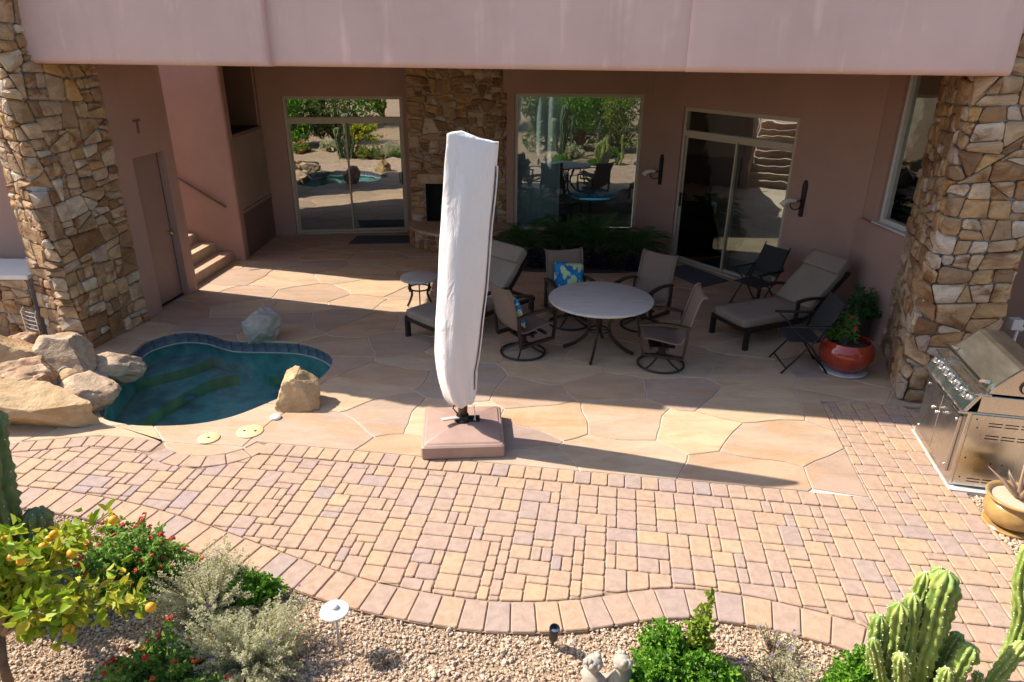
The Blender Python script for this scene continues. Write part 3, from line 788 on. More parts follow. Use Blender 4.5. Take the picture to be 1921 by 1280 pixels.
# stair block with the bar alcove
FAR=[(-6.0,12.0),(-4.79,12.0),(-4.84,13.9),(-6.0,13.9)]
mb=MB(); mb.prism(rounded([(-6.0,12.0),(-4.79,12.0),(-4.795,12.2),(-6.0,12.2)],0.05,4,[1]),0,3.98); mb.build('wall','stucco',house,world=True)
mb=MB(); mb.prism([(-6.0,12.195),(-4.83,12.195),(-4.872,13.9),(-6.0,13.9)],0,2.14); mb.prism([(-6.0,12.195),(-5.75,12.195),(-5.75,13.9),(-6.0,13.9)],2.135,3.98); mb.prism([(-5.8,13.80),(-4.868,13.80),(-4.872,13.9),(-5.8,13.9)],2.138,3.98); mb.build('wall','stucco',house,world=True)
sh=MB(); sh.box((-4.835,12.23,0.86),(-4.822,13.78,2.10))
for q in range(34): sh.box((-4.824,12.25,0.875+q*0.036),(-4.812,13.76,0.900+q*0.036),bev=0.004)
sh.build('roller_shutter','shutter_tan',house,world=True)
mb=MB(); mb.box((-4.86,12.21,0.0),(-4.818,13.80,0.80)); mb.build('cabinet_panel','stucco_dark',house,world=True)
mb=MB(); mb.box((-4.86,12.21,0.803),(-4.805,13.80,0.85)); mb.build('counter_edge','stucco',house,world=True)
mb=MB(); mb.box((-5.74,12.20,2.145),(-4.87,13.79,2.152)); mb.build('niche_shade_floor','char_and_shade',house,world=True)  # black sheet stands in for the shade on the niche floor
mb=MB(); mb.box((-5.75,12.205,2.153),(-5.72,13.79,3.44)); mb.box((-5.72,12.202,2.153),(-4.90,12.215,3.44)); mb.box((-5.72,13.785,2.153),(-4.90,13.797,3.44)); mb.build('niche_shade_lining','stucco_dark',house,world=True)  # darker stucco panels paint in the shade inside the niche
# steps rise towards the left through the open slot
st=empty('staircase',(-5.1,11.2,0)); st.parent=house; st.location=Vector((-5.1,11.2,0))-Vector((0,12,0))
for q in range(9):
    x1=-5.02-0.30*q; mb=MB(); y0=10.43; 
    mb.prism([(x1-0.04,y0),(x1+0.14-0.02*0,11.985),(-8.2,11.985),(-8.2,y0)] if False else [(x1-0.10,y0),(x1+0.03,11.985),(x1-0.36,11.985),(x1-0.46,y0)],0.0 if q<2 else 0.17*(q-1),0.17*(q+1),bev=0.012); mb.build('step','flagstone',st,world=True)
mb=MB(); mb.box((-11,10.43,0.0),(-7.72,11.985,1.50)); mb.build('landing','stucco',st,world=True)
mb=MB(); mb.sweep([(-4.98,11.945,0.98),(-6.3,11.945,1.86)],0.02,8); 
for xx in (-5.05,-5.6): mb.sweep([(xx,11.945,0.98+(-4.98-xx)*0.667),(xx,12.01,0.98+(-4.98-xx)*0.667)],0.01,6)
mb.build('handrail','stucco_dark',st,world=True,smooth=True)
# back wall with the left slider
BA,BB=(-4.86,13.86),(-1.85,14.20); mB,LB=wmat(BA,BB)
mb=wallseg(BA,BB,0,3.98,0.25,[(0.44,2.71,-0.1,2.68)]); mb.build('wall','stucco',house,world=True)
# window wall, header, slider wall, bay wall
CA,CB=(-0.13,13.28),(2.47,13.21); mC,LC=wmat(CA,CB)
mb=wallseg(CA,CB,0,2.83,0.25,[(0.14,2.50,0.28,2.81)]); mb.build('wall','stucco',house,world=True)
mb=MB(); mb.prism(rounded([(-0.2,13.15),(2.50,13.05),(2.55,13.4),(-0.15,13.75)],0.05,4,[1]),2.825,3.98); mb.build('header','stucco',house,world=True)
EA,EB=(2.38,13.20),(4.824,9.503); mE,LE=wmat(EA,EB)
def sE(x,y): return (Vector((x,y))-Vector(EA)).dot((Vector(EB)-Vector(EA)).normalized())
s0,s1=sE(2.90,12.42),sE(4.15,10.52)
mb=wallseg(EA,EB,0,3.98,0.25,[(s0,s1,-0.1,2.66)],e0=0.05); mb.build('wall','stucco',house,world=True)
FA,FB=(4.826,9.50),(4.95,8.20); mF,LF=wmat(FA,FB)
mb=wallseg(FA,FB,0,3.98,0.25,[(0.33,1.15,1.47,3.6)]); mb.build('wall','stucco',house,world=True)
mb=MB(); mb.prism(rounded([(4.76,9.50),(4.755,9.12),(4.90,8.2),(5.0,8.2),(4.98,9.5)],0.03,3,[1]),0,1.455,bev=0.02); mb.build('wall_base','stucco',house,world=True)
mb=MB(); mb.box((5.0,8.10,0),(9.5,8.35,3.98)); mb.build('wall','stucco_dark',house,world=True)  # shade on this far wall is put into its darker stucco
# outer shell so that no daylight leaks in
mb=MB(); mb.box((-6.0,18.8,0),(9.5,19.0,3.98)); mb.box((-6.0,13.905,0),(-5.8,18.8,3.98)); mb.box((9.3,8.36,0),(9.5,18.8,3.98)); mb.build('outer_wall','stucco',house,world=True)
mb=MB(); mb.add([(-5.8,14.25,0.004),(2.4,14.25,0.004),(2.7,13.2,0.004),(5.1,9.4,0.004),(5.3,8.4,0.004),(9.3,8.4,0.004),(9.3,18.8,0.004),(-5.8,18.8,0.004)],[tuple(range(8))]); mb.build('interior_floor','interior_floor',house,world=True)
def holed_prism(mb,outer,holes,z0,z1):
    polys=[[Vector((x,y,0)) for x,y in outer]]+[[Vector((x,y,0)) for x,y in h] for h in holes]; pts=[p for q in polys for p in q]; n=len(pts)
    fs=[]
    for t3 in tessellate_polygon(polys): fs.append(tuple(t3)); fs.append(tuple(n+i for i in t3))
    o=0
    for q in polys: fs+=[(o+i,o+(i+1)%len(q),n+o+(i+1)%len(q),n+o+i) for i in range(len(q))]; o+=len(q)
    mb.add([(p.x,p.y,z0) for p in pts]+[(p.x,p.y,z1) for p in pts],fs)
mb=MB(); holed_prism(mb,[(-5.36,8.42),(4.53,6.93),(9.6,6.2),(9.6,19.1),(-6.05,19.1),(-6.05,12.0),(-4.62,12.0),(-4.62,10.42),(-5.36,10.42)],[[(-1.75,13.82),(2.9,13.62),(2.9,15.0),(-1.75,15.0)],[(3.35,12.2),(6.4,11.6),(6.4,14.6),(3.35,14.6)]],3.45,3.99); mb.prism([(-9.6,9.0),(-5.33,9.0),(-5.33,10.40),(-9.6,10.40)],3.99,4.1); mb.build('roof','stucco',house,world=True)  # two unseen openings added above the rooms to let daylight onto the curtains
# fascia in three soft-edged lengths
def fascia(A,B,z0,z1,fw,mat='stucco_fascia'):
    A=Vector(A);B=Vector(B);d=(B-A).normalized();n=Vector((d.y,-d.x)); A=A+n*fw;B=B+n*fw; L=(B-A).length; r=0.05
    # profile in (out, z): bullnose at the bottom
    prof=[(0.0,z1)]+[(0.0,z0+0.75)]+[(0.006,z0+0.35)]
    rr=0.07
    for q in range(0,8):
        t=q/7*PI/2; prof.append((-rr+rr*math.cos(t)+0.008,z0+rr-rr*math.sin(t)))
    prof+= [(-0.30,z0),(-0.30,z1)]
    ends=[(0,r),(r*0.08,r*0.55),(r*0.3,r*0.22),(r,0)]
    secs=[(x,i) for x,i in ends]+[(L*q/10,0) for q in range(1,10)]+[(L-x,i) for x,i in ends[::-1]]
    mb=MB(); n_=len(prof); vs=[];fs=[]
    for x,i in secs:
        wv=0.006*noise.noise(Vector((x*1.3,fw*9,1.0)))
        for o,z in prof:
            p=A+d*x+n*((o-i+wv) if o>-0.2 else o); vs.append((p.x,p.y,z))
    for a in range(len(secs)-1):
        for b in range(n_): fs.append((a*n_+b,a*n_+(b+1)%n_,(a+1)*n_+(b+1)%n_,(a+1)*n_+b))
    fs.append(tuple(range(n_))); fs.append(tuple(range((len(secs)-1)*n_,len(secs)*n_))[::-1])
    mb.add(vs,fs); bm=bmesh.new(); o=mb.build('fascia',mat,house,world=True)
    bm.from_mesh(o.data); bmesh.ops.recalc_face_normals(bm,faces=bm.faces[:]); bm.to_mesh(o.data); bm.free(); smooth_mesh(o.data,50)
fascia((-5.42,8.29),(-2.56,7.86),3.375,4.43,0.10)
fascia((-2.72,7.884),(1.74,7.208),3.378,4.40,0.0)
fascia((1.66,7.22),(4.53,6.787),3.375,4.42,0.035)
# glazed openings
def slider(mw,s0,s1,ztop,zdoor,frame,glass_m,leaf_left,handle_right):
    root=MB(); f=0.055; yb=0.03
    root.box((s0,yb,0),(s0+f,yb+0.12,ztop),mw); root.box((s1-f,yb,0),(s1,yb+0.12,ztop),mw)
    root.box((s0+f,yb,ztop-f),(s1-f,yb+0.12,ztop),mw); root.box((s0+f,yb-0.012,zdoor),(s1-f,yb+0.12,zdoor+0.09),mw); root.box((s0+f,yb-0.01,0.0),(s1-f,yb+0.12,0.03),mw)
    o=root.build('sliding_door',frame,house,world=True)
    g=MB(); g.box((s0+f,yb+0.06,zdoor+0.09),(s1-f,yb+0.066,ztop-f),mw); g.build('transom_pane',glass_m,o,world=True)
    mid=(s0+s1)/2
    for (a,b,y) in ((s0+f,mid+0.02,yb+0.04),(mid-0.02,s1-f,yb+0.085)):
        st_=0.03; p=MB(); 
        p.box((a,y,0.03),(a+st_,y+0.03,zdoor),mw); p.box((b-st_,y,0.03),(b,y+0.03,zdoor),mw); p.box((a+st_,y,zdoor-0.035),(b-st_,y+0.03,zdoor),mw); p.box((a+st_,y,0.03),(b-st_,y+0.03,0.075),mw)
        p.build('leaf_frame',frame,o,world=True)
        g=MB(); g.box((a+st_,y+0.012,0.075),(b-st_,y+0.018,zdoor-0.035),mw); g.build('pane',glass_m,o,world=True)
    h=MB(); hx=s1-f-0.02 if handle_right else s0+f+0.012
    h.box((hx-0.014,yb+0.0,0.98),(hx+0.014,yb+0.038,1.22),mw,bev=0.005); h.sweep([mw@Vector((hx+0.05*(-1 if handle_right else 1),yb+0.03,1.0)),mw@Vector((hx+0.05*(-1 if handle_right else 1),yb-0.02,1.02)),mw@Vector((hx+0.05*(-1 if handle_right else 1),yb-0.02,1.18)),mw@Vector((hx+0.05*(-1 if handle_right else 1),yb+0.03,1.2))],0.008,6)
    h.build('handle','black_metal',o,world=True)
    return o
slider(mB,0.445,2.705,2.675,2.20,'frame_beige','window_glass',0,True)
slider(mE,s0+0.005,s1-0.005,2.655,2.20,'frame_white' if False else 'frame_beige','window_glass_clear',0,False)
def fixed_window(mw,s0,s1,z0,z1,frame,glass_m,mull=()):
    r=MB(); f=0.06; y=0.04
    r.box((s0,y,z0),(s0+f,y+0.1,z1),mw); r.box((s1-f,y,z0),(s1,y+0.1,z1),mw); r.box((s0+f,y,z1-f),(s1-f,y+0.1,z1),mw); r.box((s0+f,y,z0),(s1-f,y+0.1,z0+f),mw)
    o=r.build('window',frame,house,world=True); xs=[s0+f,*mull,s1-f]
    for a,b in zip(xs[:-1],xs[1:]):
        g=MB(); g.box((a+0.001,y+0.05,z0+f),(b-0.001,y+0.056,z1-f),mw); g.build('pane',glass_m,o,world=True)
    return o
fixed_window(mC,0.145,2.495,0.285,2.805,'frame_beige','window_glass_clear')
o=fixed_window(mF,0.335,1.145,1.475,3.44,'frame_white','window_glass')
k=MB(); k.box((0.30,-0.05,1.455),(1.15,0.06,1.478),mF); k.build('sill','frame_white',o,world=True)
# rooms behind the glass
def curtain(mw,x0,x1,y,z0,z1,amp,wl):
    n=int((x1-x0)/0.02); m_=MB(); P=[(x0+(x1-x0)*k/n,y+amp*math.sin(2*PI*(x1-x0)*k/n/wl)+0.4*amp*math.sin(2*PI*(x1-x0)*k/n/wl*0.37+1)) for k in range(n+1)]
    vs=[mw@Vector((x,yy,z0)) for x,yy in P]+[mw@Vector((x,yy,z1)) for x,yy in P]+[mw@Vector((x,yy+0.006,z0)) for x,yy in P]+[mw@Vector((x,yy+0.006,z1)) for x,yy in P]; N=n+1
    fs=[(k,k+1,N+k+1,N+k) for k in range(n)]+[(2*N+k,3*N+k,3*N+k+1,2*N+k+1) for k in range(n)]
    m_.add(vs,fs); m_.build('curtain','curtain_cloth',house,world=True,smooth=True)
curtain(mC,0.10,1.02,0.36,0.01,3.2,0.03,0.23)
curtain(mE,s0-0.34,s0+0.14,0.34,0.01,3.2,0.03,0.20)
mb=MB(); mb.lathe([(0.26,0.0),(0.26,0.95)],24,mat=mE@Matrix.Translation((s0+0.02,0.70,0.005))); mb.build('interior_column','interior_white',house,world=True,smooth=40)
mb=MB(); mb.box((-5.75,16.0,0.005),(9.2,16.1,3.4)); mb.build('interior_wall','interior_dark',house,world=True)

# ------------------------------------------------------------------ stone work
def strip(points):
    P=[Vector(p) for p in points]; acc=[0]
    for a,b in zip(P[:-1],P[1:]): acc.append(acc[-1]+(b-a).length)
    def at(s):
        s=min(max(s,0.0),acc[-1])
        for k in range(len(P)-1):
            if s<=acc[k+1] or k==len(P)-2:
                t=(s-acc[k])/(acc[k+1]-acc[k]); d=(P[k+1]-P[k]).normalized(); p=P[k].lerp(P[k+1],t); return p,Vector((d.y,-d.x))
    return at,acc[-1]
def stone_strip(parent,points,z0,z1,rmin,rmax,seed,depth=(0.014,0.05),hole=None,limit=290):
    random.seed(seed); at,L=strip(points); base=wloc(parent); count=0; made=[]
    rect=(0,z0,L,z1); 
    for cell in bsp(rect,rmin,rmax):
        if len(cell)<3: continue
        c=(sum(p[0] for p in cell)/len(cell),sum(p[1] for p in cell)/len(cell))
        if hole:
            h0,h1,v0,v1=hole
            if h0<c[0]<h1 and v0<c[1]<v1: continue
            ex=[(h0-c[0],(1,0,h0)),(c[0]-h1,(-1,0,-h1)),(v0-c[1],(0,1,v0)),(c[1]-v1,(0,-1,-v1))]
            cell=clip_half(cell,*max(ex)[1])
            if len(cell)<3: continue
        pl=clean(cell,0.012)
        if len(pl)<3: continue
        if area(pl)<0: pl=pl[::-1]
        pl=inset(pl,0.006)
        if area(pl)<0.0012: continue
        q=round_corners(pl,random.uniform(0.012,0.032))
        pl=[(x+random.uniform(-0.004,0.004),y+random.uniform(-0.004,0.004)) for x,y in q]
        d=random.uniform(*depth); tx,tz=random.uniform(-0.10,0.10),random.uniform(-0.12,0.12)
        cx=sum(p[0] for p in pl)/len(pl); cz=sum(p[1] for p in pl)/len(pl); n=len(pl)
        ring=inset(pl,min(0.018,0.16*math.sqrt(max(1e-5,abs(area(pl))))))
        def W(s,z,dd):
            p,nn=at(s); return Vector((p.x+nn.x*dd,p.y+nn.y*dd,z))
        vs=[W(x,z,-0.03) for x,z in pl]+[W(x,z,d*0.62) for x,z in pl]+[W(x,z,max(0.012,d+tx*(x-cx)+tz*(z-cz)+random.uniform(-0.007,0.007))) for x,z in ring]
        # rough two-lobed face
        ux,uz=cx+random.uniform(-.03,.03),cz+random.uniform(-.02,.02); vs.append(W(ux,uz,d+random.uniform(-0.004,0.02)))
        fs=[tuple(range(n))[::-1]]
        for k in range(2): fs+=[(k*n+i,k*n+(i+1)%n,(k+1)*n+(i+1)%n,(k+1)*n+i) for i in range(n)]
        fs+=[(2*n+i,2*n+(i+1)%n,3*n) for i in range(n)]
        made.append((cz,abs(area(pl)),vs,fs,W(cx,cz,0)))
    made.sort(key=lambda a:(a[0]>4.2,-a[1]))
    for cz,_,vs,fs,o0 in made[:limit]:
        mb=MB(); mb.add([v-o0 for v in vs],fs); link('stone',mb.mesh('stone','wallstone'),parent,o0-base)
    if len(made)>limit:
        mb=MB()
        for cz,_,vs,fs,o0 in made[limit:]: mb.add([v-base for v in vs],fs)
        mb.build('stonework','wallstone',parent,kind='stuff')
    return len(made)
# left pillar
pl_=empty('stone_pillar',(-5.6,8.5,0),label='tall rubble stone pillar beside the pool and the brown side door',cat='pillar')
ptsL=rounded([(-6.02,8.30),(-5.40,7.86),(-5.13,9.10)],0.07,4,[1])
mb=MB(); mb.prism([(-6.02,8.325),(-5.50,7.955),(-5.39,8.02),(-5.15,9.10),(-5.6,9.3),(-6.1,9.0)],0,4.98); mb.build('core','mortar',pl_,world=True)
n1=stone_strip(pl_,ptsL,0,5.0,0.022,0.10,21)
# right pillar
pr_=empty('stone_pillar',(4.75,7.4,0),label='tall rubble stone pillar behind the steel grill and red glazed pot',cat='pillar')
ptsR=rounded([(4.95,8.55),(4.31,6.84),(5.12,6.78),(5.30,7.4)],0.09,4,[1,2])
mb=MB(); mb.prism([(4.965,8.55),(4.375,6.985),(4.46,6.855),(5.02,6.81),(5.13,6.92),(5.28,7.4),(5.3,8.5)],0,4.88); mb.build('core','mortar',pr_,world=True)
n2=stone_strip(pr_,ptsR,0,4.9,0.026,0.12,33)
# fireplace
fp=empty('stone_fireplace',(-0.95,13.6,0),label='rubble stone chimney with a dark firebox and rounded raised hearth',cat='fireplace')
fh=[(-2.0,13.56),(0.03,13.47)]
mb=MB(); mb.prism([(-2.0,13.57),(-1.71,13.557),(-1.71,14.3),(-2.0,14.3)],0,1.14); mb.prism([(-0.86,13.52),(0.03,13.48),(0.05,14.3),(-0.86,14.3)],0,1.14); mb.prism([(-2.0,13.57),(0.03,13.48),(0.05,13.72),(-2.0,13.80)],1.14,3.44); mb.build('core','mortar',fp,world=True)
n3=stone_strip(fp,fh,0.38,3.9,0.02,0.085,45,hole=(0.29,1.14,0.3,1.14))
mb=MB(); mb.box((-1.72,14.0,0.3),(-0.84,14.05,1.14)); mb.box((-1.72,13.58,0.30),(-1.70,14.0,1.14)); mb.box((-0.87,13.56,0.30),(-0.85,14.0,1.14)); mb.build('firebox','char_and_shade',fp,world=True)
mb=MB(); 
for q in range(22): mb.sweep([(-1.70+q*0.04,13.66,0.36),(-1.70+q*0.04,13.66,1.12)],0.003,4)
mb.box((-1.70,13.65,0.355),(-0.86,13.67,0.365)); mb.build('mesh_screen','black_metal',fp,world=True)
mb=MB(); mb.box((-1.86,13.47,1.13),(-0.74,13.62,1.32),bev=0.02); mb.build('lintel','boulder_pale',fp,world=True)
hc=Vector((-0.97,13.55)); hr=1.06
arc=[tuple(hc+Vector((math.cos(a),math.sin(a)))*hr*(1.0 if True else 1)) for a in [R(180+q*180/16) for q in range(17)]]
mb=MB(); mb.prism([(x*1.0,y) for x,y in arc],0,0.33); mb.build('hearth_core','mortar',fp,world=True)
stone_strip(fp,arc,0.0,0.33,0.02,0.07,51,depth=(0.015,0.04))
mb=MB(); mb.prism([tuple(hc+(Vector(p)-hc)*1.03) for p in arc],0.332,0.385,bev=0.012); mb.build('hearth_slab','flagstone',fp,world=True)
print('stones',n1,n2,n3)
# outdoor counter beyond the left pillar
ct=empty('outdoor_counter',(-6.75,9.0,0),label='low stone faced counter with a pale top beyond the left pillar',cat='counter')
mb=MB(); mb.prism([(-7.9,8.45),(-6.12,8.32),(-6.1,9.0),(-7.9,9.0)],0,0.84); mb.build('core','mortar',ct,world=True)
stone_strip(ct,[(-7.6,8.43),(-6.12,8.315)],0,0.84,0.02,0.1,61)
mb=MB(); mb.box((-7.95,8.28,0.842),(-6.08,9.02,0.90),bev=0.01); mb.build('countertop','white_paint',ct,world=True)
# ------------------------------------------------------------------ furniture
def face(dx,dy): return math.atan2(dy,dx)+PI/2       # models face -y
def arcpts(fn,n=10): return [fn(q/n) for q in range(n+1)]
def swivel_chair():
    root=empty('swivel_chair')
    b=MB(); N=32; b.sweep([(0.28*math.cos(2*PI*q/N),0.28*math.sin(2*PI*q/N),0.016) for q in range(N)],0.0145,8,closed=True)
    for a in (45,135,225,315):
        c,s=math.cos(R(a)),math.sin(R(a)); b.sweep([(0.285*c,0.285*s,0.02),(0.2*c,0.2*s,0.045),(0.1*c,0.1*s,0.10),(0.035*c,0.035*s,0.175)],0.012,7)
    b.lathe([(0.045,0.15),(0.045,0.24),(0.06,0.245),(0.06,0.27)],14); b.build('base_ring','bronze',root,smooth=40)
    b=MB(); b.box((-0.11,-0.14,0.268),(0.11,0.14,0.285)); b.box((-0.09,-0.02,0.285),(-0.05,0.12,0.35)); b.box((0.05,-0.02,0.285),(0.09,0.12,0.35)); b.sweep([(-0.27,0.02,0.315),(0.27,0.02,0.315)],rect=(0.035,0.03)); b.sweep([(-0.27,-0.16,0.325),(0.27,-0.16,0.325)],rect=(0.035,0.03)); b.build('rocker_mount','bronze',root)
    for sx in (-1,1):
        x=sx*0.285; b=MB()
        b.sweep([(x,-0.27,0.255),(x,0.21,0.215),(x,0.235,0.40),(x,0.24,0.585)],rect=(0.028,0.042),up=(1,0,0))
        b.sweep([(x,-0.26,0.255),(x,-0.285,0.42),(x,-0.29,0.60)],rect=(0.028,0.042),up=(1,0,0))
        b.sweep(arcpts(lambda t:(x,-0.315+0.58*t,0.605+0.045*math.sin(PI*(0.12+0.80*t))-0.02*t)),rect=(0.052,0.028),up=(0,0,1))
        b.build('arm_frame','bronze',root)
    prof=[(-0.27,0.415),(-0.255,0.44),(-0.20,0.448),(-0.08,0.425),(0.06,0.395),(0.15,0.385),(0.195,0.41),(0.225,0.47),(0.255,0.58),(0.29,0.72),(0.325,0.86),(0.355,0.945),(0.385,0.975),(0.42,0.97)]
    prof=[tuple(p) for p in catmull(prof,3,False)]
    m=MB(); W=0.255; n=len(prof); NX=6; vs=[];fs=[]
    for i,(y,z) in enumerate(prof):
        for k in range(NX+1):
            t=k/NX; sag=0.018*math.sin(PI*t)
            a=prof[max(0,i-1)];c=prof[min(n-1,i+1)]; dy,dz=c[0]-a[0],c[1]-a[1]; l=math.hypot(dy,dz); vs.append((-W+2*W*t,y+dz/l*sag,z-dy/l*sag))
    for i in range(n-1):
        for k in range(NX): fs.append((i*(NX+1)+k,i*(NX+1)+k+1,(i+1)*(NX+1)+k+1,(i+1)*(NX+1)+k))
    m.add(vs,fs); o=m.build('sling','sling',root,smooth=True); md=o.modifiers.new('t','SOLIDIFY'); md.thickness=0.008
    for sx in (-1,1):
        b=MB(); b.sweep([(sx*(W+0.008),y,z) for y,z in prof],0.011,7,up=(1,0,0)); b.build('sling_rail','sling',root,smooth=True)
    return root
G4='swivel patio chairs around the table'
CH=[((0.14,8.07),(0.85,0.52),'brown sling swivel chair with a leaf print pillow, beside the covered umbrella'),
    ((1.83,7.74),(-0.99,0.10),'brown sling swivel chair without pillow, beside the cushioned chaise'),
    ((0.80,9.08),(0.22,-0.97),'brown sling swivel chair with a leaf print pillow, backed against the palm bed'),
    ((1.80,9.02),(-0.65,-0.75),'brown sling swivel chair without pillow, nearest the grey door mat')]
proto=swivel_chair()
for i,((x,y),(dx,dy),lab) in enumerate(CH):
    c=proto if i==0 else copy_tree(proto)
    c.location=(x,y,0.003); c.rotation_euler=(0,0,face(dx,dy)); tag(c,lab,'chair',G4)
def pillow(loc,rz,tilt,label,yaw=0):
    bm=bmesh.new(); bmesh.ops.create_grid(bm,x_segments=14,y_segments=14,size=0.5); vs=[v.co.copy() for v in bm.verts]; fc=[[v.index for v in f.verts] for f in bm.faces]; bm.free()
    V=[];F=[]; n=len(vs)
    for s in (1,-1):
        for v in vs:
            u,w=v.x*2,v.y*2; e=max(0,(1-u*u))*max(0,(1-w*w)); pin=1-0.06*(1-abs(u))*(abs(w)**3)-0.06*(1-abs(w))*(abs(u)**3)
            V.append((v.x*0.42*(1-0.07*(1-w*w)*0),s*0.075*e**0.45+0.0,v.y*0.42))
    F=[tuple(f) for f in fc]+[tuple(i+n for i in f[::-1]) for f in fc]
    m=MB(); m.add(V,F); o=m.build('throw_pillow','pillow_print',smooth=True); 
    bm=bmesh.new(); bm.from_mesh(o.data); bmesh.ops.remove_doubles(bm,verts=bm.verts[:],dist=0.0005); bmesh.ops.recalc_face_normals(bm,faces=bm.faces[:]); bm.to_mesh(o.data); bm.free(); smooth_mesh(o.data)
    o.matrix_world=Matrix.Translation(loc)@Matrix.Rotation(rz,4,'Z')@Matrix.Rotation(tilt,4,'X')@Matrix.Rotation(yaw,4,'Y')
    tag(o,label,'pillow','leaf print pillows'); return o
def on_chair(i,off):
    (x,y),(dx,dy),_=CH[i]; v=Matrix.Rotation(face(dx,dy),4,'Z')@Vector(off); return (x+v.x,y+v.y,off[2])
pillow(on_chair(0,(0.0,0.165,0.625)),face(*CH[0][1]),R(-18),'blue and green leaf print pillow on the chair beside the covered umbrella')
pillow(on_chair(2,(0.02,0.165,0.625)),face(*CH[2][1]),R(-18),'blue and green leaf print pillow on the chair by the palms',R(6))
# dining table
T=empty('dining_table',(1.10,8.12,0.002),0,'round table with pale striated stone top on curved bronze legs','table')
m=MB(); m.lathe([(0.0,0.69),(0.62,0.69),(0.645,0.70),(0.65,0.715),(0.643,0.727),(0.625,0.735),(0.0,0.735)],64,cap=False); m.build('tabletop','travertine',T,smooth=35)
m=MB(); m.lathe([(0.16,0.672),(0.16,0.689)],24); m.sweep([(0.13*math.cos(2*PI*q/24),0.13*math.sin(2*PI*q/24),0.30) for q in range(24)],0.012,6,closed=True); m.sweep([(0.0,0.0,0.28),(0,0,0.67)],0.02,10); m.sweep([(-0.13,0,0.30),(0.13,0,0.30)],0.01,6); m.sweep([(0,-0.13,0.30),(0,0.13,0.30)],0.01,6); m.build('hub','bronze',T,smooth=40)
for a in (-108,-14,75,165):
    c,s=math.cos(R(a)),math.sin(R(a)); m=MB()
    P=catmull([(0.30,0.675),(0.19,0.56),(0.135,0.42),(0.13,0.30),(0.18,0.20),(0.30,0.09),(0.45,0.015)],4,False)
    m.sweep([(r*c,r*s,z) for r,z in P],rect=(0.042,0.026),up=(-s,c,0)); m.build('leg','bronze',T)
# side table
S=empty('side_table',(-1.36,9.62,0.002),0.3,'small round stone topped side table beside the left chaise','table')
m=MB(); m.lathe([(0,0.46),(0.245,0.46),(0.268,0.468),(0.272,0.485),(0.266,0.503),(0.25,0.51),(0,0.51)],40,cap=False); m.build('tabletop','travertine',S,smooth=35)
m=MB(); N=24
for z,r in ((0.33,0.155),(0.445,0.17)): m.sweep([(r*math.cos(2*PI*q/N),r*math.sin(2*PI*q/N),z) for q in range(N)],rect=(0.03,0.014),closed=True)
m.build('ring','bronze',S)
for q in range(6):
    a=R(60*q+20); m=MB(); c,s=math.cos(a),math.sin(a)
    if q%2==0: m.sweep([(r*c,r*s,z) for r,z in catmull([(0.17,0.455),(0.165,0.33),(0.13,0.22),(0.17,0.10),(0.215,0.012)],4,False)],rect=(0.03,0.018),up=(-s,c,0)); m.build('leg','bronze',S)
    else: m.sweep([(0.165*c,0.165*s,0.45),(0.158*c,0.158*s,0.30)],rect=(0.028,0.016),up=(-s,c,0)); m.build('ring_bar','bronze',S)
